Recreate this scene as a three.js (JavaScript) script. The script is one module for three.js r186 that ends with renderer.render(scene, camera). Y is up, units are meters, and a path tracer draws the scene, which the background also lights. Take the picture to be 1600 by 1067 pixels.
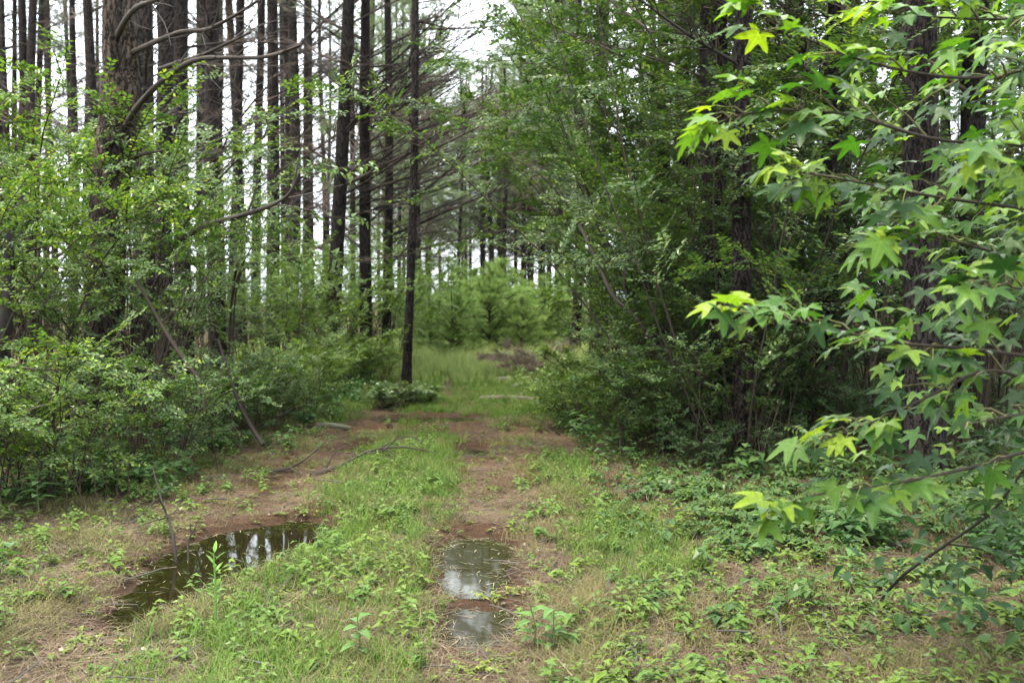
import * as THREE from 'three';
import { ImprovedNoise } from 'three/addons/math/ImprovedNoise.js';

// ------------------------------------------------------------------ camera, sky, sun, exposure
const scene = new THREE.Scene();
const F = 1556, CX = 800, CY = 533.5, EYE = 1.5, PITCH = Math.atan(63.5 / F);
const camera = new THREE.PerspectiveCamera(2 * Math.atan(CY / F) * 180 / Math.PI, 1.5, 0.1, 3000);
camera.position.set(0, EYE, 0);
camera.rotation.x = -PITCH;
camera.focus = 5.2;
camera.userData.fStop = 3.6;

const skyW = 128, skyH = 64, skyData = new Float32Array(skyW * skyH * 4);
for (let j = 0; j < skyH; j++) for (let i = 0; i < skyW; i++) {
  const up = Math.max(0, Math.sin(((j + 0.5) / skyH - 0.5) * Math.PI)), k = (j * skyW + i) * 4;
  const b = 0.4 * (1 + 2 * up);
  skyData[k] = 0.90 * b; skyData[k + 1] = 0.97 * b; skyData[k + 2] = 1.03 * b; skyData[k + 3] = 1;
}
const skyTex = new THREE.DataTexture(skyData, skyW, skyH, THREE.RGBAFormat, THREE.FloatType);
skyTex.mapping = THREE.EquirectangularReflectionMapping;
skyTex.magFilter = THREE.LinearFilter; skyTex.needsUpdate = true;
scene.background = skyTex; scene.environment = skyTex;

const sun = new THREE.DirectionalLight(0xfff2df, 1.5);
sun.name = 'sun';
sun.position.set(-9, 30, -6); sun.target.position.set(0, 0, -9);
sun.castShadow = true; sun.shadow.radius = 20; sun.shadow.mapSize.set(2048, 2048);
Object.assign(sun.shadow.camera, { left: -40, right: 40, top: 40, bottom: -40, near: 1, far: 120 });
scene.add(sun, sun.target);


const renderer = new THREE.WebGLRenderer({ antialias: true });
renderer.toneMapping = THREE.LinearToneMapping;
renderer.toneMappingExposure = 7.0;
renderer.shadowMap.enabled = true;

// ------------------------------------------------------------------ helpers
function rngOf(seed) {
  let s = seed >>> 0;
  const r = () => { s = (s + 0x6d2b79f5) | 0; let t = Math.imul(s ^ (s >>> 15), 1 | s); t = (t + Math.imul(t ^ (t >>> 7), 61 | t)) ^ t; return ((t ^ (t >>> 14)) >>> 0) / 4294967296; };
  r.in = (a, b) => a + (b - a) * r();
  r.pick = (a) => a[Math.floor(r() * a.length)];
  return r;
}
const perlin = new ImprovedNoise();
const noise = (x, y, z = 0.37) => perlin.noise(x, y, z);
const fbm = (x, y, z = 0.37) => noise(x, y, z) + 0.5 * noise(x * 2.1, y * 2.1, z + 3) + 0.25 * noise(x * 4.3, y * 4.3, z + 7);
const clamp = (x, a = 0, b = 1) => Math.min(b, Math.max(a, x));
const smooth = (x, a, b) => { const t = clamp((x - a) / (b - a)); return t * t * (3 - 2 * t); };
const V = (x, y, z) => new THREE.Vector3(x, y, z);
const UPV = V(0, 1, 0);

const camInv = new THREE.Euler(-PITCH, 0, 0);
function at(px, py, d) {               // the point d metres ahead seen at that pixel of the photograph
  const v = V((px - CX) / F, (CY - py) / F, -1).applyEuler(camInv);
  return V(0, EYE, 0).addScaledVector(v, d / -v.z);
}
function onGround(px, py) {            // the ground point seen at that pixel
  const v = V((px - CX) / F, (CY - py) / F, -1).applyEuler(camInv);
  return V(0, EYE, 0).addScaledVector(v, EYE / -v.y);
}
const xAt = (px, d) => (px - CX) / F * d;

const used = new Map();
function numbered(name) {
  const n = used.get(name) ?? 0; used.set(name, n + 1);
  return n ? name + '_' + String(n).padStart(3, '0') : name;
}
function tag(o, label, category, group, kind) {
  if (label) o.userData.label = label;
  if (category) o.userData.category = category;
  if (group) o.userData.group = group;
  if (kind) o.userData.kind = kind;
  return o;
}
function thing(name, label, category, group) {
  const g = new THREE.Group(); g.name = numbered(name); scene.add(g);
  return tag(g, label, category, group);
}
function mesh(name, geo, mat, parent = scene) {
  const m = new THREE.Mesh(geo, mat);
  m.name = parent === scene ? numbered(name) : name;
  m.castShadow = m.receiveShadow = true;
  parent.add(m);
  return m;
}

class MB {                              // collects triangles with colour, normal and uv
  constructor() { this.p = []; this.n = []; this.c = []; this.u = []; this.i = []; }
  v(x, y, z, nx, ny, nz, c, u = 0, w = 0) {
    this.p.push(x, y, z); this.n.push(nx, ny, nz); this.c.push(c[0], c[1], c[2]); this.u.push(u, w);
    return this.p.length / 3 - 1;
  }
  tube(pts, radii, sides, col, opt = {}) {
    const n = pts.length, T = V(), N = V(), B = V(), prev = V(1, 0, 0);
    const t0 = V().subVectors(pts[1], pts[0]).normalize();
    if (Math.abs(t0.x) > 0.9) prev.set(0, 0, 1);
    N.copy(prev).addScaledVector(t0, -prev.dot(t0)).normalize();
    let len = 0; const start = this.p.length / 3, rep = opt.rep ?? 1, vs = opt.vs ?? 1;
    for (let k = 0; k < n; k++) {
      T.subVectors(pts[Math.min(k + 1, n - 1)], pts[Math.max(k - 1, 0)]).normalize();
      N.addScaledVector(T, -N.dot(T)).normalize(); B.crossVectors(T, N);
      if (k) len += pts[k].distanceTo(pts[k - 1]);
      for (let s = 0; s <= sides; s++) {
        const a = s / sides * Math.PI * 2, ca = Math.cos(a), sa = Math.sin(a);
        let r = radii[k];
        if (opt.bump) r *= opt.bump(s === sides ? 0 : a, pts[k].y, k);
        const nx = N.x * ca + B.x * sa, ny = N.y * ca + B.y * sa, nz = N.z * ca + B.z * sa;
        const cc = typeof col === 'function' ? col(s === sides ? 0 : a, len, k / (n - 1)) : col;
        this.v(pts[k].x + nx * r, pts[k].y + ny * r, pts[k].z + nz * r, nx, ny, nz, cc, s / sides * rep, len * vs);
      }
    }
    for (let k = 0; k < n - 1; k++) for (let s = 0; s < sides; s++) {
      const a = start + k * (sides + 1) + s, b = a + sides + 1;
      this.i.push(a, a + 1, b, a + 1, b + 1, b);
    }
    if (opt.cap) {
      for (const k of opt.cap === 'both' ? [0, n - 1] : [n - 1]) {
        T.subVectors(pts[Math.min(k + 1, n - 1)], pts[Math.max(k - 1, 0)]).normalize().multiplyScalar(k ? 1 : -1);
        const cc = opt.capCol ?? (typeof col === 'function' ? col(0, len, 1) : col);
        const c0 = this.v(pts[k].x + T.x * 0.004, pts[k].y + T.y * 0.004, pts[k].z + T.z * 0.004, T.x, T.y, T.z, cc), ring = start + k * (sides + 1), base = this.p.length / 3;
        for (let s = 0; s <= sides; s++) { const q = (ring + s) * 3; this.v(this.p[q], this.p[q + 1], this.p[q + 2], T.x, T.y, T.z, cc); }
        for (let s = 0; s < sides; s++) k ? this.i.push(base + s, base + s + 1, c0) : this.i.push(base + s + 1, base + s, c0);
      }
    }
    return this;
  }
  // a small leaf: two halves folded along the midrib (four points, two triangles)
  leaf(P, d, up, len, wid, fold, col) {
    const s = V().crossVectors(d, up).normalize(), n = V().crossVectors(s, d).normalize();
    const q = (a, b, h) => this.v(P.x + d.x * a + s.x * b + n.x * h, P.y + d.y * a + s.y * b + n.y * h, P.z + d.z * a + s.z * b + n.z * h, n.x, n.y, n.z, col);
    const A = q(0, 0, 0), L = q(len * 0.45, -wid / 2, fold * wid), R = q(len * 0.45, wid / 2, fold * wid), E = q(len, 0, -fold * 0.4 * len);
    this.i.push(A, E, L, A, R, E);
  }
  // a broad leaf with a drooping tip: six triangles
  broad(P, d, up, len, wid, droop, col) {
    const s = V().crossVectors(d, up).normalize(), n = V().crossVectors(s, d).normalize();
    const q = (a, b, h) => this.v(P.x + d.x * a + s.x * b + n.x * h, P.y + d.y * a + s.y * b + n.y * h, P.z + d.z * a + s.z * b + n.z * h, n.x, n.y, n.z, col);
    const A = q(0, 0, 0), M1 = q(len * 0.38, 0, -droop * 0.1 * len), M2 = q(len * 0.7, 0, -droop * 0.4 * len), E = q(len, 0, -droop * len);
    const L1 = q(len * 0.3, -wid / 2, wid * 0.16), R1 = q(len * 0.3, wid / 2, wid * 0.16), L2 = q(len * 0.68, -wid * 0.36, -droop * 0.3 * len + wid * 0.06), R2 = q(len * 0.68, wid * 0.36, -droop * 0.3 * len + wid * 0.06);
    this.i.push(A, M1, L1, A, R1, M1, L1, M1, M2, L1, M2, L2, R1, M2, M1, R1, R2, M2, L2, M2, E, R2, E, M2);
  }
  // the same for plants of the ground cover: four triangles
  small(P, d, up, len, wid, droop, col) {
    const s = V().crossVectors(d, up).normalize(), n = V().crossVectors(s, d).normalize();
    const q = (a, b, h) => this.v(P.x + d.x * a + s.x * b + n.x * h, P.y + d.y * a + s.y * b + n.y * h, P.z + d.z * a + s.z * b + n.z * h, n.x, n.y, n.z, col);
    const A = q(0, 0, 0), M = q(len * 0.45, 0, -droop * 0.15 * len), E = q(len, 0, -droop * len), L = q(len * 0.42, -wid / 2, wid * 0.16), R = q(len * 0.42, wid / 2, wid * 0.16);
    this.i.push(A, M, L, L, M, E, A, R, M, R, E, M);
  }
  tri(a, b, c, n, col) {
    const i = this.v(a.x, a.y, a.z, n.x, n.y, n.z, col); this.v(b.x, b.y, b.z, n.x, n.y, n.z, col); this.v(c.x, c.y, c.z, n.x, n.y, n.z, col);
    this.i.push(i, i + 1, i + 2);
  }
  // one strip-like blade (grass, needle): a chain of points of falling width
  blade(pts, wid, side, col, tipCol = col) {
    const n = pts.length; let last = null;
    for (let k = 0; k < n; k++) {
      const t = k / (n - 1), w = wid * (1 - t) ** 0.7 / 2, c = [0, 1, 2].map((j) => col[j] + (tipCol[j] - col[j]) * t);
      if (k === n - 1) { const e = this.v(pts[k].x, pts[k].y, pts[k].z, 0, 1, 0, c); this.i.push(last[0], last[1], e); break; }
      const a = this.v(pts[k].x - side.x * w, pts[k].y - side.y * w, pts[k].z - side.z * w, 0, 1, 0, c), b = this.v(pts[k].x + side.x * w, pts[k].y + side.y * w, pts[k].z + side.z * w, 0, 1, 0, c);
      if (last) this.i.push(last[0], last[1], b, last[0], b, a);
      last = [a, b];
    }
  }
  geo(normals = true) {
    const g = new THREE.BufferGeometry();
    g.setAttribute('position', new THREE.Float32BufferAttribute(this.p, 3));
    if (normals) g.setAttribute('normal', new THREE.Float32BufferAttribute(this.n, 3));
    g.setAttribute('color', new THREE.Float32BufferAttribute(this.c, 3));
    g.setAttribute('uv', new THREE.Float32BufferAttribute(this.u, 2));
    g.setIndex(this.i);
    return g;
  }
}
const shade = (c, k) => [c[0] * k, c[1] * k, c[2] * k];
const mixc = (a, b, t) => [a[0] + (b[0] - a[0]) * t, a[1] + (b[1] - a[1]) * t, a[2] + (b[2] - a[2]) * t];
function randDir(r, yBias = 0) { const a = r() * Math.PI * 2, y = clamp(r.in(-1, 1) + yBias, -1, 1), q = Math.sqrt(1 - y * y); return V(Math.cos(a) * q, y, Math.sin(a) * q); }

// ------------------------------------------------------------------ textures and materials
function dataTex(w, h, fn, srgb) {
  const d = new Uint8Array(w * h * 4);
  for (let y = 0; y < h; y++) for (let x = 0; x < w; x++) {
    const c = fn(x, y), k = (y * w + x) * 4;
    for (let j = 0; j < 3; j++) d[k + j] = clamp(c[j], 0, 1) * 255;
    d[k + 3] = 255;
  }
  const t = new THREE.DataTexture(d, w, h, THREE.RGBAFormat);
  t.wrapS = t.wrapT = THREE.RepeatWrapping; t.magFilter = THREE.LinearFilter; t.minFilter = THREE.LinearMipmapLinearFilter;
  if (srgb) t.colorSpace = THREE.SRGBColorSpace;
  t.generateMipmaps = true; t.needsUpdate = true;
  return t;
}
// pine bark: upright flaky plates between dark fissures; tiles every 512 px
const BW = 512, bark = (() => {
  const r = rngOf(11), nx = 11, ny = 6, pts = [], grid = [];
  for (let j = 0; j < ny; j++) { grid.push([]); for (let i = 0; i < nx; i++) { const p = [i + 0.5 + r.in(-0.42, 0.42), j + 0.5 + 0.5 * (i % 2) + r.in(-0.45, 0.45), r(), r()]; pts.push(p); grid[j].push(p); } }
  const height = new Float32Array(BW * BW), tone = new Float32Array(BW * BW), T = Math.PI * 2;
  const tile = (x, y, fx, fy, z) => { const u = x / BW, v = y / BW; return noise(Math.cos(u * T) * fx / T + 7, Math.sin(u * T) * fx / T + Math.cos(v * T) * fy / T, Math.sin(v * T) * fy / T + z); };
  for (let y = 0; y < BW; y++) for (let x = 0; x < BW; x++) {
    const u = x / BW * nx + 0.55 * tile(x, y, 22, 16, 1.5) + 0.3 * tile(x, y, 60, 40, 6.5), v = y / BW * ny + 0.5 * tile(x, y, 26, 12, 4.5) + 0.25 * tile(x, y, 70, 30, 8.5);
    let a = 9, b = 9, best = pts[0];
    const gi = Math.floor(u), gj = Math.floor(v);
    for (let dj = -2; dj <= 1; dj++) for (let di = -2; di <= 2; di++) {
      const p = grid[((gj + dj) % ny + ny) % ny][((gi + di) % nx + nx) % nx];
      const du = u - (p[0] + (gi + di) - (((gi + di) % nx) + nx) % nx), dv = v - (p[1] + (gj + dj) - (((gj + dj) % ny) + ny) % ny), d = Math.max(Math.abs(du), Math.abs(dv) * 0.75) * 0.6 + Math.hypot(du, dv * 0.7) * 0.4;
      if (d < a) { b = a; a = d; best = p; } else if (d < b) b = d;
    }
    const flake = 0.5 + 0.5 * tile(x, y, 90, 22, 2.5), fine = tile(x, y, 160, 60, 3.5);
    height[y * BW + x] = smooth(b - a, 0.0, 0.26) * (0.5 + 0.25 * best[2] + 0.25 * flake) + 0.16 * fine; tone[y * BW + x] = clamp(best[3] * 0.6 + flake * 0.4);
  }
  return { height, tone };
})();
const barkColor = dataTex(BW, BW, (x, y) => {
  const h = bark.height[y * BW + x], t = bark.tone[y * BW + x];
  return mixc([0.17, 0.145, 0.13], mixc([0.33, 0.31, 0.3], [0.41, 0.36, 0.325], t), smooth(h, 0.0, 0.55)).map((c) => c * (0.82 + 0.36 * h));
}, true);
const barkBump = dataTex(BW, BW, (x, y) => { const h = bark.height[y * BW + x]; return [h, h, h]; });
const litterTex = (() => {               // pine straw seen from above: thousands of fine needles over dark humus
  const S = 2048, c = document.createElement('canvas'); c.width = c.height = S;
  const g = c.getContext('2d'), r = rngOf(5);
  g.fillStyle = '#7a5a44'; g.fillRect(0, 0, S, S);
  for (let k = 0; k < 26000; k++) {
    const x = r() * S, y = r() * S, a = r() * Math.PI * 2, L = r.in(25, 95), b = a + r.in(-0.3, 0.3), deep = k / 26000;
    const l = (0.32 + 0.45 * deep) * r.in(0.6, 1.2), h = r.in(14, 32), s = r.in(16, 42);
    g.strokeStyle = `hsl(${h},${s}%,${Math.min(78, l * 88)}%)`; g.lineWidth = r.in(1.2, 2.6);
    for (const ox of [0, x < 100 ? S : x > S - 100 ? -S : 0]) for (const oy of [0, y < 100 ? S : y > S - 100 ? -S : 0]) {
      g.beginPath(); g.moveTo(x + ox, y + oy);
      g.quadraticCurveTo(x + ox + Math.cos(a) * L / 2, y + oy + Math.sin(a) * L / 2, x + ox + Math.cos(a) * L / 2 + Math.cos(b) * L / 2, y + oy + Math.sin(a) * L / 2 + Math.sin(b) * L / 2);
      g.stroke();
    }
  }
  const t = new THREE.CanvasTexture(c); t.colorSpace = THREE.SRGBColorSpace; t.wrapS = t.wrapT = THREE.RepeatWrapping;
  return t;
})();
const leafVein = (() => {                // venation of a lobed leaf, leaf plane -1..1
  const S = 512, c = document.createElement('canvas'); c.width = c.height = S;
  const g = c.getContext('2d'), r = rngOf(8);
  g.fillStyle = '#d6d6d6'; g.fillRect(0, 0, S, S);
  for (let k = 0; k < 900; k++) { g.fillStyle = `rgba(${r() < 0.5 ? '255,255,255' : '150,150,150'},0.06)`; g.beginPath(); g.arc(r() * S, r() * S, r.in(4, 22), 0, 7); g.fill(); }
  for (let k = 0; k < 26; k++) { g.fillStyle = `rgba(${r() < 0.6 ? '90,60,40' : '60,60,50'},${r.in(0.3, 0.8)})`; g.beginPath(); g.arc(r() * S, r() * S, r.in(1.5, 6), 0, 7); g.fill(); }
  g.translate(S / 2, S * 0.5); g.strokeStyle = '#fbfbe8'; g.lineCap = 'round';
  for (const a of [0, 0.95, -0.95, 1.95, -1.95]) {
    g.save(); g.rotate(a); g.lineWidth = 7; g.beginPath(); g.moveTo(0, 0); g.lineTo(0, -S * 0.46); g.stroke();
    g.lineWidth = 2.6;
    for (let t = 0.1; t < 0.42; t += 0.05) for (const s of [-1, 1]) { g.beginPath(); g.moveTo(0, -S * t); g.lineTo(s * S * 0.08, -S * (t + 0.07)); g.stroke(); }
    g.restore();
  }
  const t = new THREE.CanvasTexture(c); t.colorSpace = THREE.SRGBColorSpace;
  return t;
})();

const M = {};
M.bark = new THREE.MeshPhysicalMaterial({ specularIntensity: 0.3, name: 'pine bark', map: barkColor, bumpMap: barkBump, bumpScale: 0.028, roughness: 0.95, vertexColors: true });
M.twig = new THREE.MeshPhysicalMaterial({ specularIntensity: 0.3, name: 'twig bark', roughness: 0.9, vertexColors: true });
M.dead = new THREE.MeshPhysicalMaterial({ specularIntensity: 0.25, name: 'dead wood', roughness: 0.85, vertexColors: true });
const leafMat = (name, coat, trans) => new THREE.MeshPhysicalMaterial({ name, vertexColors: true, side: THREE.DoubleSide, roughness: 1, flatShading: true, transmission: trans, thickness: 0, specularIntensity: 0.3, clearcoat: coat, clearcoatRoughness: 0.28 });
M.privet = leafMat('small glossy leaves', 0.65, 0.45);
M.herb = leafMat('herb leaves', 0.18, 0.4);
M.grass = leafMat('grass blades', 0.05, 0.4);
M.needle = leafMat('pine needles', 0.2, 0.3);
M.straw = new THREE.MeshStandardMaterial({ name: 'pine straw', vertexColors: true, roughness: 0.9, side: THREE.DoubleSide, flatShading: true });
const tinted = (m, r, g, b) => { const k = m.clone(); k.color.setRGB(r, g, b); return k; };
M.bark.color.setRGB(0.48, 0.5, 0.53); M.twig.color.setScalar(0.7); M.dead.color.setScalar(0.7); M.straw.color.setRGB(0.66, 0.74, 0.74);
M.herb.color.setRGB(0.74, 0.73, 0.6); M.grass.color.setRGB(0.74, 0.74, 0.64); M.needle.color.setRGB(0.78, 0.78, 0.72);
M.privet.color.setRGB(0.86, 0.8, 0.6);
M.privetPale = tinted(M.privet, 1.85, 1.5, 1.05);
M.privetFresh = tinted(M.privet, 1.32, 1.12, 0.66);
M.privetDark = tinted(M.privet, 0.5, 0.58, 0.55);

// ------------------------------------------------------------------ ground, ruts and puddles
const path = (pts) => (z) => {           // x of a rut at depth d = -z
  const d = -z;
  if (d <= pts[0][0]) return pts[0][1];
  for (let k = 1; k < pts.length; k++) if (d <= pts[k][0]) { const t = (d - pts[k - 1][0]) / (pts[k][0] - pts[k - 1][0]); return pts[k - 1][1] + (pts[k][1] - pts[k - 1][1]) * t; }
  return pts[pts.length - 1][1];
};
const rutR = path([[2, 0.05], [4.7, -0.16], [5.8, -0.22], [8, -0.14], [10.6, -0.38], [13, -0.65], [17, -1.05], [21, -1.0], [40, 3]]);
const rutL = path([[2, -2.0], [4.8, -1.9], [6.2, -1.72], [8, -1.8], [10.2, -1.7], [12.5, -1.75], [16, -1.75], [21, -2.2], [40, 1.5]]);
const PUD = [
  { name: 'puddle', pts: [[202, 962, 0.13], [255, 915, 0.22], [315, 875, 0.36], [385, 846, 0.42], [442, 828, 0.32]], zs: 1.4, rough: 1 },
  { name: 'puddle', pts: [[744, 858, 0.235], [740, 888, 0.2]], zs: 2, rough: 0.95 },
  { name: 'puddle', pts: [[747, 966, 0.2]], zs: 1.7, rough: 0.95 },
  { name: 'puddle', pts: [[612, 652, 0.16], [680, 651, 0.22], [735, 650, 0.14]], zs: 1.6, rough: 0.6 },
  { name: 'puddle', pts: [[722, 701, 0.08], [745, 700, 0.1]], zs: 2.2, rough: 0.8 },
  { name: 'puddle', pts: [[540, 697, 0.1], [570, 692, 0.11]], zs: 1.8, rough: 0.8 },
];
for (const p of PUD) p.w = p.pts.map(([x, y, r]) => { const g = onGround(x, y); return [g.x, g.z, r]; });
function puddleDist(p, x, z) {           // below 0 inside
  let best = 9;
  const w = p.w;
  for (let k = 0; k < Math.max(1, w.length - 1); k++) {
    const a = w[k], b = w[Math.min(k + 1, w.length - 1)], bx = b[0] - a[0], bz = (b[1] - a[1]) / p.zs, qx = x - a[0], qz = (z - a[1]) / p.zs;
    const t = clamp((qx * bx + qz * bz) / (bx * bx + bz * bz || 1));
    best = Math.min(best, Math.hypot(qx - bx * t, qz - bz * t) - (a[2] + (b[2] - a[2]) * t));
  }
  return best + p.rough * (0.07 * noise(x * 4, z * 4, 2.2) + 0.06 * noise(x * 11, z * 11, 5.2) + 0.03 * noise(x * 31, z * 31, 6.2));
}
const WATER = -0.05;
const nearPuddle = (x, z) => { let b = 9; if (x > -4 && x < 2 && z < -3 && z > -16) for (const p of PUD) b = Math.min(b, puddleDist(p, x, z)); return b; };
const rutDist = (x, z) => Math.min(Math.abs(x - rutR(z)), Math.abs(x - rutL(z)));
function height(x, z) {
  const far = Math.hypot(x, z);
  let h = 0.035 * fbm(x * 0.55, z * 0.55) + 0.012 * fbm(x * 3, z * 3, 2);
  if (far > 40) h += 0.0;
  if (z < 0 && z > -40) h -= 0.055 * smooth(rutDist(x, z), 0.5, 0.1);
  h += 0.10 * smooth(x, 0.9, 4) + 0.10 * smooth(-x, 2.9, 5.5);
  const d = nearPuddle(x, z);
  if (d < 0.4) {
    const bank = WATER + clamp(d, -0.14, 0.3) * 0.28 + 0.006 * noise(x * 23, z * 23, 1);
    h = h + (bank - h) * smooth(d, 0.3, 0.1);
  }
  return h;
}
const strip = (x, z) => { const c = (rutL(z) + rutR(z)) / 2, half = (rutR(z) - rutL(z)) / 2; return smooth(Math.abs(x - c), half * 0.82, half * 0.45); };
{
  const line = (lo, hi, fine, a, b) => {
    const out = []; let x = a; while (x < b) { out.push(x); x += fine; }
    let s = fine; x = b; while (x < hi) { out.push(x); s *= 1.22; x += s; } out.push(hi);
    s = fine; x = a; const left = []; while (x > lo) { s *= 1.22; x -= s; left.push(Math.max(x, lo)); }
    return left.reverse().concat(out);
  };
  const xs = line(-900, 900, 0.06, -4.5, 4.5), zs = line(-1200, 60, 0.055, -14, -3.2).reverse();
  const P = [], C = [], U = [], I = [];
  for (const z of zs) for (const x of xs) {
    P.push(x, height(x, z), z); U.push(x / 1.6, z / 1.6);
    const n = fbm(x * 0.7, z * 0.7, 6), m = fbm(x * 2.3, z * 2.3, 8), wet = smooth(nearPuddle(x, z), 0.3, 0.02), far = smooth(-z, 16.5, 19.5);
    let c = mixc([0.3, 0.265, 0.22], [0.39, 0.31, 0.235], clamp(0.5 + n));
    c = mixc(c, [0.24, 0.25, 0.14], clamp(0.75 * strip(x, z) + 0.4 * clamp(m)) * 0.8);
    if (x < -3 || x > 1.5) c = mixc(c, [0.32, 0.29, 0.22], 0.5);
    c = mixc(c, [0.15, 0.13, 0.11], wet * 0.9);
    c = mixc(c, [0.26, 0.34, 0.13], Math.max(far * 0.8, 0.6 * smooth(-z, 12, 14.5) * clamp(0.7 + n)));
    C.push(c[0], c[1], c[2]);
  }
  const nx = xs.length;
  for (let j = 0; j < zs.length - 1; j++) for (let i = 0; i < nx - 1; i++) { const a = j * nx + i; I.push(a, a + 1, a + nx, a + 1, a + nx + 1, a + nx); }
  const g = new THREE.BufferGeometry();
  g.setAttribute('position', new THREE.Float32BufferAttribute(P, 3)); g.setAttribute('color', new THREE.Float32BufferAttribute(C, 3)); g.setAttribute('uv', new THREE.Float32BufferAttribute(U, 2));
  g.setIndex(I); g.computeVertexNormals();
  const rough = dataTex(64, 64, () => [0.5, 0.95, 0.5]);
  tag(mesh('ground', g, new THREE.MeshPhysicalMaterial({ name: 'forest floor', map: litterTex, bumpMap: litterTex, bumpScale: 0.006, roughness: 0.95, vertexColors: true, color: new THREE.Color().setRGB(0.62, 0.71, 0.7), specularIntensity: 0.3 })), 'forest track floor of reddish pine straw and moss with two wheel ruts', null, null, 'structure');
}
{
  const water = [
    new THREE.MeshPhysicalMaterial({ name: 'dark puddle water', color: new THREE.Color().setRGB(0.0075, 0.0065, 0.002), roughness: 0.03, ior: 1.33 }),
    new THREE.MeshPhysicalMaterial({ name: 'murky puddle water', color: new THREE.Color().setRGB(0.015, 0.0138, 0.0055), roughness: 0.045, ior: 1.33 }),
  ];
  const labels = ['long dark puddle in the left rut mirroring trunks and sky', 'oval murky puddle in right rut, farther of the near pair', 'oval murky puddle in right rut at the front, closest to viewer', 'thin distant puddle lying across the track before the low shrub', 'small wet patch in the right rut beyond the oval puddles', 'small wet patch in the left rut behind the forked fallen branch'];
  PUD.forEach((p, k) => {
    const w = p.w, x0 = Math.min(...w.map((a) => a[0] - a[2])) - 0.3, x1 = Math.max(...w.map((a) => a[0] + a[2])) + 0.3, z0 = Math.min(...w.map((a) => a[1] - a[2] * p.zs)) - 0.4, z1 = Math.max(...w.map((a) => a[1] + a[2] * p.zs)) + 0.4;
    const N = 60, P = [], U = [], I = [], ok = [];
    for (let j = 0; j <= N; j++) for (let i = 0; i <= N; i++) {
      const x = x0 + (x1 - x0) * i / N, z = z0 + (z1 - z0) * j / N;
      P.push(x, WATER + 0.0002 * noise(x * 9, z * 9, 3), z); U.push(x, z); ok.push(puddleDist(p, x, z) < 0.09);
    }
    for (let j = 0; j < N; j++) for (let i = 0; i < N; i++) { const a = j * (N + 1) + i; if (ok[a] && ok[a + 1] && ok[a + N + 1] && ok[a + N + 2]) I.push(a, a + N + 1, a + 1, a + 1, a + N + 1, a + N + 2); }
    const g = new THREE.BufferGeometry(); g.setAttribute('position', new THREE.Float32BufferAttribute(P, 3)); g.setAttribute('uv', new THREE.Float32BufferAttribute(U, 2)); g.setIndex(I); g.computeVertexNormals();
    tag(mesh('puddle_water', g, water[k === 0 || k === 3 ? 0 : 1]), labels[k], null, null, 'structure');
  });
}

// ------------------------------------------------------------------ pine trees
const BARKV = [0.62, 0.6, 0.59], LIMB = [0.075, 0.06, 0.05];
function limbGeo(seed, len, opts = {}) { // a bare or needled limb that grows along +x from the origin
  const r = rngOf(seed), wood = new MB(), leaf = new MB(), pts = [], n = 9, droop = opts.droop ?? 0.1, rise = opts.rise ?? 0.3;
  let dir = V(1, rise, 0).normalize(), p = V(-0.05, 0, 0);
  for (let k = 0; k <= n; k++) { pts.push(p.clone()); p = p.clone().addScaledVector(dir, len / n); dir.add(V(0, -droop / n + r.in(-0.07, 0.07), r.in(-0.09, 0.09))).normalize(); }
  const R = opts.rad ?? 0.012 + len * 0.006;
  const tone = opts.col ?? LIMB;
  wood.tube(pts, pts.map((_, k) => R * (1 - 0.85 * k / n)), 5, (a, l, t) => shade(tone, 0.8 + 0.5 * noise(l * 6, a, seed)));
  const grow = (P, D, L, rad, level) => {
    const q = [P.clone()], d = D.clone(), m = level === 1 ? 5 : 3;
    for (let k = 1; k <= m; k++) { q.push(q[k - 1].clone().addScaledVector(d, L / m)); d.add(V(r.in(-0.16, 0.16), r.in(-0.1, 0.14), r.in(-0.16, 0.16))).normalize(); }
    if (level === 1 || !opts.tuft) wood.tube(q, q.map((_, k) => rad * (1 - 0.8 * k / m)), 3, shade(tone, r.in(0.8, 1.5)));
    if (level === 1) {
      const c = Math.round(L * (opts.twigs ?? 5));
      for (let k = 0; k < c; k++) { const t = r.in(0.25, 0.95) * m, a = Math.floor(t), side = V().crossVectors(d, UPV).normalize().multiplyScalar(r() < 0.5 ? 1 : -1); grow(q[a].clone().lerp(q[Math.min(m, a + 1)], t - a), d.clone().add(side.multiplyScalar(r.in(0.5, 1.1))).add(V(0, r.in(-0.3, 0.4), 0)).normalize(), L * r.in(0.2, 0.5), rad * 0.55, 2); }
    }
    if (opts.tuft && (level === 2 || r() < 0.8)) tuft(leaf, r, q[m], d, opts.tuft);
  };
  const c = Math.round(len * (opts.sides ?? 4));
  for (let k = 0; k < c; k++) {
    const t = r.in(0.15, 0.98) * n, a = Math.floor(t), d = V().subVectors(pts[a + 1], pts[a]).normalize(), s = k % 2 ? 1 : -1;
    grow(pts[a].clone().lerp(pts[a + 1], t - a), d.multiplyScalar(0.9).add(V(0, r.in(-0.25, 0.45), s * r.in(0.5, 1.1))).normalize(), len * r.in(0.16, 0.42) * (1 - 0.4 * t / n), R * 0.4, 1);
  }
  if (opts.tuft) tuft(leaf, r, pts[n], dir, opts.tuft);
  return { wood, leaf };
}
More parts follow.
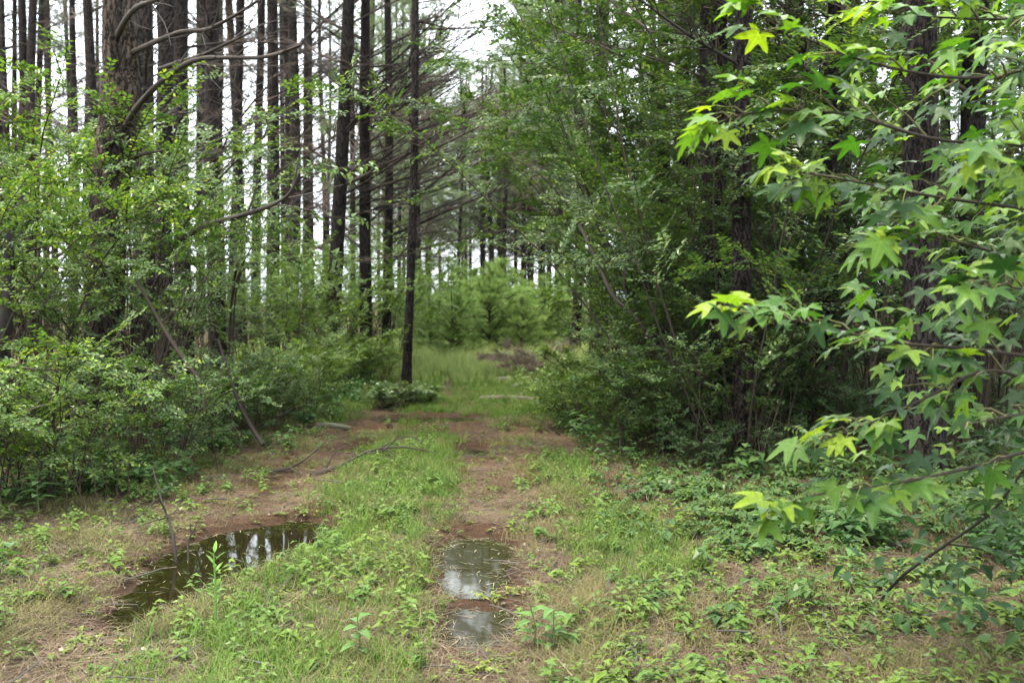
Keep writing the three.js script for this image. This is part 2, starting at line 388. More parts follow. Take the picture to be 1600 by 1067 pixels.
function tuft(mb, r, P, D, o) {
  const n = o.n ?? 12, L = o.len ?? 0.17, w = o.wid ?? 0.006, base = mixc(o.col ?? [0.06, 0.1, 0.035], o.col2 ?? [0.1, 0.13, 0.05], r());
  for (let k = 0; k < n; k++) {
    const d = randDir(r).multiplyScalar(o.spread ?? 0.75).add(D).add(V(0, -0.12, 0)).normalize(), s = V().crossVectors(d, randDir(r)).normalize(), b = P.clone().addScaledVector(D, -r.in(0, 0.14)), l = L * r.in(0.75, 1.15);
    const e = b.clone().addScaledVector(d, l), c = shade(base, r.in(0.75, 1.25));
    mb.tri(b.clone().addScaledVector(s, w / 2), b.clone().addScaledVector(s, -w / 2), e, s, c);
  }
}
function addTo(mb, src, m4) {            // append src, moved by m4
  const off = mb.p.length / 3, v = V(), n3 = new THREE.Matrix3().getNormalMatrix(m4);
  for (let k = 0; k < src.p.length; k += 3) {
    v.set(src.p[k], src.p[k + 1], src.p[k + 2]).applyMatrix4(m4); mb.p.push(v.x, v.y, v.z);
    v.set(src.n[k], src.n[k + 1], src.n[k + 2]).applyMatrix3(n3).normalize(); mb.n.push(v.x, v.y, v.z);
    mb.c.push(src.c[k], src.c[k + 1], src.c[k + 2]);
  }
  for (const x of src.u) mb.u.push(x);
  for (const x of src.i) mb.i.push(x + off);
}
const mat4 = (p, yaw, pitch, s) => new THREE.Matrix4().compose(p, new THREE.Quaternion().setFromEuler(new THREE.Euler(0, yaw, pitch, 'YXZ')), V(s, s, s));
// dead limbs shared by all pines
const DEAD = [], deadTones = [LIMB, [0.11, 0.085, 0.068], [0.06, 0.05, 0.045]];
for (let k = 0; k < 8; k++) DEAD.push(limbGeo(100 + k, [2.2, 2.8, 3.2, 1.8, 3.6, 2.4, 1.3, 0.8][k], { rise: [0.5, 0.35, 0.6, 0.2, 0.45, 0.7, 0.3, 0.1][k], droop: [0.1, -0.2, 0.25, 0.1, -0.1, 0.3, 0, 0.1][k], sides: 6, twigs: 7, col: deadTones[k % 3] }).wood.geo());
// crowns: needled limbs round a leader, 7 m tall from the lowest limb
function crownGeo(seed, o) {
  const r = rngOf(seed), wood = new MB(), leaf = new MB(), kinds = [0, 1, 2].map((k) => limbGeo(seed * 7 + k, o.reach * [1, 0.75, 0.55][k], { rise: o.rise ?? 0.35, droop: o.droop ?? -0.15, sides: o.sides ?? 4.5, twigs: o.twigs ?? 5, tuft: o.tuft, rad: 0.03 }));
  for (let k = 0; k < o.limbs; k++) {
    const t = (k + r()) / o.limbs, lk = kinds[t > 0.75 ? 2 : r() < 0.5 ? 0 : 1], m = mat4(V(0, t * o.h, 0), k * 2.4 + r.in(-0.4, 0.4), r.in(-0.15, 0.25) + 0.5 * t, (1 - 0.55 * t) * r.in(0.8, 1.15));
    addTo(wood, lk.wood, m); addTo(leaf, lk.leaf, m);
  }
  for (let k = 0; k < 14; k++) tuft(leaf, r, V(r.in(-0.2, 0.2), o.h + r.in(-0.3, 0.3), r.in(-0.2, 0.2)), UPV, o.tuft);
  return { wood: wood.geo(), leaf: leaf.geo(false) };
}
const TUFT_OLD = { n: 11, len: 0.2, wid: 0.008, col: [0.05, 0.085, 0.035], col2: [0.1, 0.125, 0.055] };
const CROWN = [1, 2, 3].map((k) => crownGeo(20 + k, { h: 8, reach: 2.8, limbs: 17, tuft: TUFT_OLD }));
const LOWCROWN = [1, 2].map((k) => crownGeo(40 + k, { h: 15, reach: 3.4, limbs: 44, sides: 5, tuft: { ...TUFT_OLD, n: 13, wid: 0.017, len: 0.26, spread: 0.9, col: [0.15, 0.23, 0.1], col2: [0.25, 0.31, 0.16] } }));

function trunkGeo(seed, pts, radii, sides, tint = BARKV, rough = 0.06) {
  const mb = new MB();
  mb.tube(pts, radii, sides, (a, l) => shade(tint, 0.9 + 0.5 * noise(Math.cos(a) * 1.3 + seed, l * 0.5, Math.sin(a) * 1.3)), { rep: Math.max(1, Math.round(radii[0] * 10)), vs: 1.1, bump: (a, y) => 1 + rough * noise(Math.cos(a) * 2.5, y * 3 + seed, Math.sin(a) * 2.5) + rough * 0.7 * noise(Math.cos(a) * 7, y * 7 + seed, Math.sin(a) * 7) });
  return mb.geo();
}
function pine(o) {                       // base point, radius, where its stem passes higher up, height, limbs
  const r = rngOf(o.seed), t = thing(o.name ?? 'pine_tree', o.label, 'pine tree', o.group), base = V(o.x, height(o.x, o.z) - 0.05, o.z), pts = [], rad = [], n = o.near ? 40 : 16, H = o.h;
  t.position.copy(base);
  const bend = r.in(-0.12, 0.12) * (o.bend ?? 1), bz = r.in(-0.15, 0.15), at0 = (y) => V(o.lean * y + bend * Math.sin(y / H * 7), y, bz * Math.sin(y / H * 4) + (o.leanZ ?? 0) * y);
  for (let k = 0; k <= n; k++) { const y = H * Math.pow(k / n, o.near ? 1.25 : 1); pts.push(at0(y)); rad.push(o.r * (1 - 0.7 * y / H) * (1 + 0.35 * Math.exp(-y * 3.5))); }
  mesh('trunk', trunkGeo(o.seed, pts, rad, o.near ? 20 : 9, shade(mixc(o.tint ?? BARKV, [0.62, 0.59, 0.57].map((c, j) => c * (o.tint ?? BARKV)[j] * 1.6), r()), r.in(0.75, 1.2)), o.near ? 0.07 : 0.03), M.bark, t);
  for (let k = 0; k < (o.limbs ?? 9); k++) {
    const y = r.in(o.low ?? 3, o.crownAt ?? 11), g = DEAD[Math.floor(r() * 8)], m = mesh('limb', g, M.dead, t), yaw = o.toRoad !== undefined && r() < 0.62 ? o.toRoad + r.in(-0.8, 0.8) : r() * 6.283;
    m.position.copy(at0(y)); m.rotation.set(0, yaw, r.in(-0.2, 0.2), 'YXZ'); { const z = r.in(0.5, 1.15) * (o.limbScale ?? 1); m.scale.set(z, z * r.in(0.6, 1.2), z * (r() < 0.5 ? -1 : 1)); }
  }
  if (o.crown !== null) {
    const c = o.crownKind === 'low' ? LOWCROWN[o.seed % 2] : CROWN[o.seed % 3], y = o.crownAt ?? 11, s = (H - y) / (o.crownKind === 'low' ? 15 : 8);
    const cr = mesh('crown', c.leaf, o.needles ?? M.needle, t); mesh('crown_limbs', c.wood, M.dead, cr);
    cr.position.copy(at0(y)); cr.rotation.y = r() * 6.28; cr.scale.set(o.wide ?? 1, s, o.wide ?? 1);
  }
  return t;
}
const later = [];                       // shrubs placed once their shapes exist
// left stand: pixel of the stem at the top of the picture and at the ground, distance, radius
const LEFT = [
  [4, -2, 36, 0.15, 'slender pine at the extreme left edge of the view'], [18, 12, 33, 0.14, 'slender pine beside the one at the extreme left edge'],
  [41, 36, 27, 0.155, 'straight dark pine, third from the left edge'], [63, 56, 27, 0.155, 'straight dark pine, fourth from the left edge'], [80, 74, 38, 0.14, 'thin pine just right of the fourth trunk from left edge'],
  [126, 110, 31, 0.15, 'leaning pine left of the peeled trunk, slightly thicker of the close pair'], [140, 136, 40, 0.14, 'thin pine touching the leaning pine left of the peeled trunk'],
  [232, 224, 14.6, 0.165, 'thick scaly pine immediately right of the peeled forked trunk'], [266, 256, 16.5, 0.16, 'second thick scaly pine right of the peeled forked trunk'], [293, 288, 17.5, 0.155, 'third thick scaly pine right of the peeled forked trunk'],
  [314, 312, 42, 0.14, 'thin far pine between the third and fourth thick scaly trunks'], [343, 341, 19, 0.16, 'thick pine standing alone in the bright gap left of centre'], [383, 358, 40, 0.15, 'slim pine leaning right in the bright gap'],
  [407, 404, 44, 0.13, 'very thin pine left of the close dark cluster'], [429, 424, 22, 0.16, 'stout pine heading the close dark cluster'], [444, 444, 38, 0.13, 'thin pine squeezed in the close dark cluster'],
  [462, 450, 24, 0.16, 'dark pine on the right of the close dark cluster'], [483, 478, 32, 0.15, 'slim pine right of the close dark cluster'], [506, 504, 42, 0.13, 'very thin pine behind the leaning roadside trunk'],
  [547, 513, 19.4, 0.15, 'leaning roadside pine with bare dark base above pale shrubs'], [553, 551, 34, 0.12, 'thin pine just behind the leaning roadside trunk'], [576, 572, 19.8, 0.125, 'roadside pine between the leaning trunk and the thinner ones'],
  [607, 601, 22, 0.105, 'second last slim pine on the left of the track'], [648, 634, 18.4, 0.085, 'slim pine standing at the meadow edge, last of left row'],
];
LEFT.forEach(([tx, bx, d, r, label], k) => {
  const yTop = at(tx, 0, d).y, lean = (xAt(tx, d) - xAt(bx, d)) / yTop, near = d < 25;
  pine({ x: xAt(bx, d), z: -d, r, lean, h: 17 + (k % 4), seed: 300 + k * 3, label, near, limbs: bx > 400 && d < 26 ? 34 : d < 26 ? 20 : 12, low: d < 26 ? 2.2 : 3, crownAt: k > 18 ? 6.3 + (k % 3) * 0.5 : 9.5 + (k % 3), toRoad: bx > 380 ? 0 : undefined, limbScale: near ? 1.05 : 0.9, group: null });
});
{
  const r = rngOf(76);
  for (let k = 0; k < 30; k++) { const d = r.in(24, 52), px = -10 + 530 * ((k * 0.618 + 0.06 * r()) % 1); pine({ x: xAt(px, d), z: -d, r: r.in(0.13, 0.18), lean: r.in(-0.02, 0.025), h: r.in(17, 21), seed: 380 + k, label: 'dark slender pine in the rear rows of the left stand', group: 'pines in the rear rows of the left stand', limbs: 12, low: 3, crownAt: r.in(9, 12), toRoad: 0 }); }
}
// the right-hand wood
const RIGHT = [
  [1436, 1452, 7.9, 0.15, 'stout dark pine behind the star-leaved branch, right side'], [1118, 1134, 10.2, 0.165, 'stout shaded pine behind bushes right of centre'], [1172, 1166, 9.3, 0.095, 'slim dark pine with bare base beside the ground cover'],
  [1312, 1290, 10.8, 0.1, 'dark pine left of the stout one behind star leaves'], [1056, 1048, 14.5, 0.125, 'shaded pine half hidden by the tall right bushes'], [946, 944, 20, 0.12, 'pine trunk deep behind the arching right bushes'],
  [1536, 1524, 10.5, 0.14, 'dark pine near the right edge behind leaves'], [1236, 1240, 14, 0.13, 'shaded pine between the two dark near trunks on right'], [905, 898, 26, 0.13, 'pine trunk in shade just right of the far trunks'],
];
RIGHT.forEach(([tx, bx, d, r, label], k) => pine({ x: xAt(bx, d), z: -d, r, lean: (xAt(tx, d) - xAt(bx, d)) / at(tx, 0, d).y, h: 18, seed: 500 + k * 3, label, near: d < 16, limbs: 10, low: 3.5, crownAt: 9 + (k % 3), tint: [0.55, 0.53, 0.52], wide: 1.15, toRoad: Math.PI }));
[['high', 2150, 5, 5, 'tall shrub just outside the view at right'], ['high', 2020, 7, 5.4, 'tall shrub outside the view behind the star-leaved tree'], ['tall', 2500, 3.6, 5, 'tall shrub beside the viewer on the right']].forEach((a) => later.push(a));
[[4.6, -2.6, 'pine standing just outside the view at right'], [3.9, 1.2, 'pine behind the viewer on the right verge'], [-4.6, 0.8, 'pine behind the viewer on the left verge']].forEach(([x, z, label], k) => pine({ x, z, r: 0.15, lean: 0.005, h: 18, seed: 560 + k, label, limbs: 6, low: 4, crownAt: 7 + k, wide: 1.15 }));
{
  const r = rngOf(77);
  for (let k = 0; k < 40; k++) {          // interior of the right-hand wood, rows that close off the view
    const d = 13 + 26 * r(), px = 960 + (k / 40) * 1100 + r.in(-30, 30);
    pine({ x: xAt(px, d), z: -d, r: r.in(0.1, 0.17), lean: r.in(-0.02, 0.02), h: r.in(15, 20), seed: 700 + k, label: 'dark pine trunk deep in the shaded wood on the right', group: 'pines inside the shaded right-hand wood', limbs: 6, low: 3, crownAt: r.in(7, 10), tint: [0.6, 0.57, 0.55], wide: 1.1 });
  }
  for (let k = 0; k < 46; k++) {          // the hazy stand across the meadow
    const d = r.in(36, 78), px = 575 + 350 * ((k * 0.618 + 0.1 * r()) % 1);
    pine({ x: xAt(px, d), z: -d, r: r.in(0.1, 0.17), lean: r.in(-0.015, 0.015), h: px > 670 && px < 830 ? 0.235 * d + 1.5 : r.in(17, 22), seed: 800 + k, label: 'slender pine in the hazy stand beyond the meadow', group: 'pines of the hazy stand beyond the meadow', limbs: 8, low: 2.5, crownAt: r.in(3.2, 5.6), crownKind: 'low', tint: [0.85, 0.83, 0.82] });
  }
  const F2 = [[815, 48], [829, 52], [844, 42], [858, 50], [871, 40], [887, 45]];
  F2.forEach(([px, d], k) => pine({ x: xAt(px, d), z: -d, r: 0.13, lean: 0.004, h: 19, seed: 900 + k, label: 'grey pine trunk at the right edge of the meadow, in a close row', group: 'grey trunk row right of the meadow', limbs: 12, low: 2.5, crownAt: 7, crownKind: 'low', toRoad: Math.PI }));
  for (const [px, d, cAt] of [[835, 27, 4.2], [900, 20, 4.6], [860, 34, 3.6]]) pine({ x: xAt(px + 105, d) + 2.2, z: -d, r: 0.12, lean: -0.02, h: 17, seed: 950 + px, label: `needled pine reaching over the track from the right, ${d < 21 ? 'nearest' : d < 30 ? 'middle' : 'farthest'} of that row`, limbs: 18, low: 3, crownAt: cAt, crownKind: 'low', toRoad: Math.PI, wide: 0.8 });
}
// young bright pines behind the meadow
{
  const T = { n: 16, len: 0.24, wid: 0.014, col: [0.15, 0.26, 0.06], col2: [0.25, 0.36, 0.09], spread: 0.8 };
  const young = [1, 2].map((k) => crownGeo(60 + k, { h: 2.6, reach: 1.35, limbs: 44, sides: 10, twigs: 7, rise: 0.3, tuft: T }));
  [[705, 25, 1.05, 'young bright green pine at meadow rear, left one'], [765, 27, 1.25, 'young bright green pine at meadow rear, broad middle one'], [735, 30, 1.2, 'young bright green pine standing behind the front ones'], [815, 26.5, 0.85, 'low young pine left of the brown brush pile'], [670, 27, 0.95, 'young bright green pine behind the last left trunk'], [850, 29, 1.15, 'young green pine behind the brush pile'], [640, 31, 1.2, 'young green pine seen past the slim left trunks'], [790, 33, 1.5, 'tallest young green pine, behind the others'], [700, 35, 1.6, 'tall young green pine far behind on the left'], [885, 32, 1.3, 'young green pine by the grey trunk row'], [655, 36, 1.4, 'tall pale young pine deep behind the slim left trunks'], [745, 38, 1.4, 'tall pale young pine deep behind the middle ones'], [822, 37, 1.3, 'tall pale young pine deep behind the brush pile'], [775, 42, 1.6, 'pale young pine at the rear of the meadow']].forEach(([px, d, big, label], k) => {
    const s = big * 0.74, t = thing('young_pine', label, 'young pine'); t.position.set(xAt(px, d), height(0, -d) - 0.05, -d); t.rotation.y = k * 1.7;
    const mb = new MB(); mb.tube([V(0, 0, 0), V(0.02, 1.4 * s, 0), V(0, 2.7 * s, 0.02)], [0.04, 0.03, 0.008], 6, LIMB);
    mesh('trunk', mb.geo(), M.twig, t);
    const c = mesh('crown', young[k % 2].leaf, M.needle, t); mesh('crown_limbs', young[k % 2].wood, M.twig, c); c.position.y = 0.02; c.scale.set(s * (1 + 0.15 * (k % 3)), s * (0.85 + 0.12 * (k % 2)), s * 1.15); c.rotation.set(0.05 * (k % 3 - 1), 0, 0.06 * (k % 4 - 1.5));
  });
}
// the forked pine with peeled bark
{
  const d = 10.6, t = thing('forked_pine', 'thick forked pine with peeled orange brown bark and long bare limbs', 'pine tree'), P = (px, py, dz = 0) => at(px, py, d + dz);
  const base = V(xAt(160, d), 0, -d); t.position.copy(base);
  const rel = (p) => p.sub(base);
  const low = [onGround(158, 690), P(160, 640), P(162, 560), P(164, 470), P(166, 380), P(172, 290), P(180, 215), P(186, 165), P(187, 120)].map(rel); low[0].set(low[1].x, -0.05, low[1].z);
  const wood = (a, l, seed) => { const n = fbm(Math.cos(a) * 1.2 + seed, l * 1.1, Math.sin(a) * 1.2), m = fbm(Math.cos(a) * 4, l * 0.8 + seed, Math.sin(a) * 4); return mixc(mixc([1.5, 1.36, 1.14], [0.85, 0.7, 0.54], clamp(0.5 + m)), [0.6, 0.55, 0.52], smooth(n, 0.1, 0.5)); };
  const mb = new MB();
  const fine = (pts, n) => new THREE.CatmullRomCurve3(pts).getPoints(n);
  const lowF = fine(low, 44);
  mb.tube(lowF, lowF.map((_, k) => 0.185 + 0.015 * (k / 44) + 0.08 * Math.exp(-k / 3)), 22, (a, l) => mixc([0.62, 0.55, 0.5], wood(a, l, 1), smooth(l, 2.4, 3.4)), { rep: 2, vs: 1.1, bump: (a, y) => 1 + 0.08 * noise(Math.cos(a) * 2, y * 2.5, Math.sin(a) * 2) });
  mesh('trunk', mb.geo(), M.bark, t);
  for (const [k, pts, r0] of [[2, [[178, 165], [172, 90], [171, 0], [169, -160], [172, -420], [178, -800]], 0.092], [3, [[194, 165], [202, 95], [203, 0], [206, -160], [214, -420], [225, -820]], 0.098]]) {
    const m = new MB(), q = fine(pts.map(([x, y], j) => rel(P(x, y, k === 3 ? 0.05 : -0.02))), 36);
    m.tube(q, q.map((_, j) => r0 * (1 - 0.5 * j / 36)), 18, (a, l) => wood(a, l, k), { rep: 1, vs: 1.1, bump: (a, y) => 1 + 0.06 * noise(Math.cos(a) * 2, y * 2.5, Math.sin(a) * 2) });
    mesh('stem', m.geo(), M.bark, t);
    const c = mesh('crown', CROWN[k % 3].leaf, M.needle, t); mesh('crown_limbs', CROWN[k % 3].wood, M.dead, c); c.position.copy(q[30]); c.scale.set(0.9, 0.9, 0.9);
  }
  // long bare limbs, as they run in the photograph: [x, y, extra depth]
  const limbs = [
    [[180, 62, 0], [195, 32, -0.3], [212, 12, -0.6], [236, 2, -0.9], [262, -8, -1.2]], [[206, 82, 0], [240, 66, -0.4], [282, 50, -0.7], [322, 46, -1.0], [366, 24, -1.3], [404, 0, -1.5]],
    [[248, 108, 0.6], [282, 96, 0.2], [320, 84, -0.1], [362, 64, -0.4], [392, 50, -0.6]], [[190, 208, 0], [206, 178, -0.4], [232, 146, -0.8], [270, 112, -1.1], [310, 92, -1.4], [360, 90, -1.7], [420, 88, -2], [470, 70, -2.2]],
    [[205, 248, 0], [226, 240, -0.3], [252, 235, -0.5]], [[283, 374, -0.4], [318, 352, -0.7], [372, 338, -1.0], [420, 322, -1.3], [452, 302, -1.5], [468, 270, -1.6]],
    [[196, 205, 0.1], [236, 190, 0.1], [278, 172, 0]],
  ];
  limbs.forEach((l, k) => {
    const m = new MB(), r = rngOf(40 + k), q = fine(l.map(([x, y, z]) => rel(P(x, y, z))), 22), R = [0.036, 0.03, 0.028, 0.034, 0.024, 0.03, 0.016][k];
    m.tube(q, q.map((_, j) => R * (1 - 0.6 * j / 22) * (1 + 0.3 * noise(j * 0.7, k))), 8, (a, len) => shade([0.08, 0.066, 0.056], 0.75 + 0.8 * noise(len * 5, a)), { cap: true });
    for (let j = 4; j < 22; j += 2) {
      if (k === 4) break;
      const D = V().subVectors(q[j + 1] ?? q[j], q[j - 1]).normalize().add(V(r.in(-0.3, 0.5), r.in(-0.7, 0.8), r.in(-0.6, 0.6))).normalize(), L = r.in(0.15, 0.7), e = [q[j].clone()];
      for (let s = 1; s <= 4; s++) { e.push(e[s - 1].clone().addScaledVector(D, L / 4)); D.add(randDir(r).multiplyScalar(0.2)).normalize(); }
      m.tube(e, [0.008, 0.006, 0.005, 0.004, 0.002], 4, [0.09, 0.075, 0.065]);
    }
    mesh('limb', m.geo(), M.dead, t);
  });
}

// ------------------------------------------------------------------ privet bushes
function privetGeo(seed, o) {
  const r = rngOf(seed), wood = new MB(), leaf = new MB(), brown = [0.05, 0.04, 0.03];
  const tone = () => mixc(mixc([0.038, 0.1, 0.016], [0.075, 0.16, 0.022], r()), [0.18, 0.28, 0.035], r() < 0.22 ? r() : 0);
  const leaves = (q, from, gap, L, plane) => {
    for (let k = 0; k < q.length - 1; k++) {
      const D = V().subVectors(q[k + 1], q[k]), len = D.length(); D.divideScalar(len);
      const side = V().crossVectors(D, plane).normalize();
      for (let s = 0; s < len; s += gap * r.in(0.8, 1.25)) {
        if ((k + s / len) / (q.length - 1) < from) continue;
        const P = q[k].clone().addScaledVector(D, s), c = tone();
        for (const w of [-1, 1]) {
          if (r() < 0.12) continue;
          const d = side.clone().multiplyScalar(w).addScaledVector(D, r.in(0.3, 0.9)).add(V(r.in(-0.25, 0.25), r.in(-0.3, 0.25), r.in(-0.25, 0.25))).normalize();
          leaf.leaf(P, d, plane.clone().add(randDir(r).multiplyScalar(0.45)).normalize(), L * r.in(0.7, 1.2), L * r.in(0.42, 0.58), r.in(0.05, 0.22), shade(c, r.in(0.8, 1.2)));
        }
      }
    }
  };
  for (let s = 0; s < o.stems; s++) {
    const az = s / o.stems * 6.283 + r.in(-0.4, 0.4), out = V(Math.cos(az), 0, Math.sin(az)), H = o.h * r.in(0.7, 1.12), n = 12, q = [out.clone().multiplyScalar(r.in(0.03, 0.3))];
    const D = V(out.x * r.in(0.1, 0.4), 1, out.z * r.in(0.1, 0.4)).normalize();
    for (let k = 1; k <= n; k++) { q.push(q[k - 1].clone().addScaledVector(D, H / n)); D.addScaledVector(out, o.arch * r.in(0.02, 0.12) * (k / n * 2)).add(V(r.in(-0.1, 0.1), k > 8 ? -0.1 : 0, r.in(-0.1, 0.1))).normalize(); }
    const R = o.rad * r.in(0.6, 1.2);
    wood.tube(q, q.map((_, k) => R * (1 - 0.85 * k / n)), 5, shade(brown, r.in(0.7, 1.4)));
    const twigs = Math.round(o.twigs * r.in(0.8, 1.2));
    for (let w = 0; w < twigs; w++) {
      const t = Math.pow(r.in(o.from ** 1.3, 1), 1 / 1.3) * n, k = Math.min(n - 1, Math.floor(t)), P = q[k].clone().lerp(q[k + 1], t - k), a2 = az + r.in(-2.2, 2.2), tw = [P], low = t / n < o.from + 0.12;
      const d = V(Math.cos(a2), r.in(-0.15, 1.1), Math.sin(a2)).normalize(), L = o.reach * r.in(0.45, 1.1) * (1.15 - 0.6 * t / n), m = 5;
      for (let j = 1; j <= m; j++) { tw.push(tw[j - 1].clone().addScaledVector(d, L / m)); d.add(V(r.in(-0.15, 0.15), -0.03 + r.in(-0.1, 0.1), r.in(-0.15, 0.15))).normalize(); }
      wood.tube(tw, [0.005, 0.0045, 0.004, 0.003, 0.0025, 0.001], 3, shade(brown, r.in(0.7, 1.5)));
      if (low && r() < 0.6) continue;      // bare, shaded twigs low down
      const plane = V(r.in(-0.7, 0.7), 1, r.in(-0.7, 0.7)).normalize();
      leaves(tw, 0.35, o.gap, o.leaf, plane);
      const sub = Math.round(o.subs * r.in(0.7, 1.3));
      for (let j = 0; j < sub; j++) {
        const tt = r.in(0.2, 1) * m, kk = Math.min(m - 1, Math.floor(tt)), p = tw[kk].clone().lerp(tw[kk + 1], tt - kk), dd = V().subVectors(tw[kk + 1], tw[kk]).normalize(), sd = V().crossVectors(dd, plane).normalize().multiplyScalar(j % 2 ? 1 : -1);
        dd.addScaledVector(sd, r.in(0.6, 1.3)).add(V(0, r.in(-0.35, 0.5), 0)).normalize();
        const l = L * r.in(0.22, 0.5), e = [p, p.clone().addScaledVector(dd, l / 2), p.clone().addScaledVector(dd, l).add(V(0, -0.04 * l, 0))];
        wood.tube(e, [0.003, 0.002, 0.001], 3, shade(brown, 1.1));
        leaves(e, 0.1, o.gap, o.leaf, plane);
      }
    }
    leaves(q.slice(8), 0.1, o.gap, o.leaf, UPV);
  }
  for (let k = 0; k < (o.sticks ?? 20); k++) { // dead sticks in the skirt
    const a = r() * 6.283, R0 = r.in(0, 0.6), b = V(Math.cos(a) * R0, 0, Math.sin(a) * R0), d = V(r.in(-0.4, 0.4), 1, r.in(-0.4, 0.4)).normalize(), L = r.in(0.4, Math.min(1.7, 0.5 * o.h));
    wood.tube([b, b.clone().addScaledVector(d, L * 0.5), b.clone().addScaledVector(d, L).add(V(r.in(-0.1, 0.1), 0, r.in(-0.1, 0.1)))], [0.006, 0.005, 0.002], 3, shade([0.085, 0.062, 0.045], r.in(0.6, 1.3)));
  }
  return { wood: wood.geo(), leaf: leaf.geo(false) };
}
const BUSH = {
  tall: [1, 2, 3].map((k) => privetGeo(200 + k, { stems: 8, h: 7.4, arch: 0.45, rad: 0.018, twigs: 38, from: 0.16, reach: 1.0, subs: 4, gap: 0.042, leaf: 0.064, sticks: 60 })),
  mid: [1, 2, 3].map((k) => privetGeo(220 + k, { stems: 11, h: 3.5, arch: 1.3, rad: 0.014, twigs: 16, from: 0.22, reach: 0.78, subs: 4, gap: 0.034, leaf: 0.05, sticks: 40 })),
  leggy: [1, 2].map((k) => privetGeo(260 + k, { stems: 12, h: 3.5, arch: 1.1, rad: 0.013, twigs: 20, from: 0.24, reach: 0.75, subs: 4, gap: 0.034, leaf: 0.05, sticks: 60 })),
  high: [1, 2].map((k) => privetGeo(280 + k, { stems: 6, h: 7.4, arch: 0.4, rad: 0.014, twigs: 42, from: 0.06, reach: 1.1, subs: 4, gap: 0.042, leaf: 0.064, sticks: 26 })),
  tuft: [1].map(() => privetGeo(270, { stems: 30, h: 0.6, arch: 2.2, rad: 0.005, twigs: 9, from: 0.1, reach: 0.26, subs: 3, gap: 0.026, leaf: 0.05, sticks: 0 })),
  low: [1, 2].map((k) => privetGeo(240 + k, { stems: 12, h: 1.4, arch: 1.8, rad: 0.008, twigs: 12, from: 0.12, reach: 0.5, subs: 5, gap: 0.03, leaf: 0.044, sticks: 14 })),
};
let bushNo = 0;
function bush(kind, px, d, h, label, o = {}) {
  const list = BUSH[kind], b = list[bushNo++ % list.length], full = { tall: 5, mid: 2.75, low: 1.25, leggy: 2.75, high: 5, tuft: 0.55 }[kind], s = h / full;
  const t = thing(o.name ?? { tall: 'tall_shrub', mid: 'shrub', low: 'low_shrub', leggy: 'shrub', high: 'tall_shrub' }[kind], label, 'shrub', o.group), x = xAt(px, d);
  t.position.set(x, height(x, -d) - 0.03, -d); t.rotation.set(o.tx ?? 0, o.turn ?? bushNo * 2.1, o.tz ?? 0, 'ZXY'); t.scale.set(s * (o.wide ?? 1), s, s * (o.wide ?? 1));
  mesh('stems', b.wood, M.twig, t); mesh('foliage', b.leaf, o.mat ?? M.privet, t);
  return t;
}
const LF = 'privet shrubs in the thicket left of the track', RF = 'privet shrubs in the thicket right of the track';
later.forEach((a) => bush(...a));
// left thicket
[
  ['mid', -70, 8.4, 2.7, 'leafy shrub cut by the left edge of the view', { mat: M.privetFresh }], ['mid', 40, 9.6, 3.3, 'tall yellowish shrub at the left, top touching the slender trunks', { mat: M.privetFresh }],
  ['mid', 118, 11.8, 3.9, 'yellow green shrub rising left of the peeled trunk', { mat: M.privetFresh }], ['mid', 215, 9.6, 2.5, 'thin shrub at the front of the peeled trunk', { wide: 0.8 }],
  ['mid', 228, 11.4, 3.3, 'tall shrub right of the peeled trunk', { wide: 0.85 }], ['mid', 335, 20, 2.1, 'shrub beneath the broken bare limb', {}], ['mid', 405, 21.5, 2.2, 'shrub in front of the close dark trunk cluster', {}],
  ['mid', 452, 17, 2.0, 'pale shrub at right end of the left thicket', { mat: M.privetFresh }], ['low', 335, 10.2, 0.95, 'rounded shrub over the leaning dead stem', {}], ['low', 420, 11.4, 0.9, 'rounded shrub right of the leaning dead stem', {}],
  ['low', 70, 7.3, 1.25, 'low shrub in front of the left thicket, left one', { mat: M.privetFresh }], ['low', -20, 7.0, 1.35, 'low shrub at the left edge near straw', { mat: M.privetFresh }],
  ['low', 262, 8.6, 1.1, 'low dark shrub near the forked dead stem', {}], ['low', 380, 11.6, 0.95, 'low rounded shrub in the middle of the left thicket edge', {}], ['low', 470, 12.8, 1.1, 'low shrub beside the short log', { mat: M.privetFresh }], ['mid', -150, 10.5, 3.6, 'high shrub partly outside the left edge', { mat: M.privetFresh }],
  ['mid', 0, 13.5, 3.8, 'high shrub behind the left edge shrubs', { mat: M.privetFresh }], ['mid', 290, 19, 2.6, 'shrub far back between thick scaly trunks', {}], ['mid', 380, 18, 1.9, 'shrub far back below the bright gap', {}],
  ['mid', 470, 19, 2.2, 'shrub far back behind the cluster of trunks', { mat: M.privetFresh }],
].forEach((a) => bush(...a));
// pale shrubs round the roadside pines
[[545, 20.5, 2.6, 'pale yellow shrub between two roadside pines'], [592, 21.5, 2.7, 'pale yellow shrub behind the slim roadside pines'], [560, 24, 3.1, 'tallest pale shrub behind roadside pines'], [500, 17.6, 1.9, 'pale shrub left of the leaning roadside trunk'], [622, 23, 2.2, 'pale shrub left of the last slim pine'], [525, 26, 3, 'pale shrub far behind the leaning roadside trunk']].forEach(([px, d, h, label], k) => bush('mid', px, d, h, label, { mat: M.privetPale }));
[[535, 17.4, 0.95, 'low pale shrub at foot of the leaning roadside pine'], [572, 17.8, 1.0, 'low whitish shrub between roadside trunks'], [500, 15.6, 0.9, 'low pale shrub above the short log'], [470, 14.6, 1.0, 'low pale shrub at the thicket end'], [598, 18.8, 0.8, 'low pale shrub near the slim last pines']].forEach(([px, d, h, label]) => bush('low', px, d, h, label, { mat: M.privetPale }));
bush('tuft', 628, 14.4, 0.42, 'small dense round shrub beside the distant puddle', { wide: 1.35, name: 'low_shrub' });
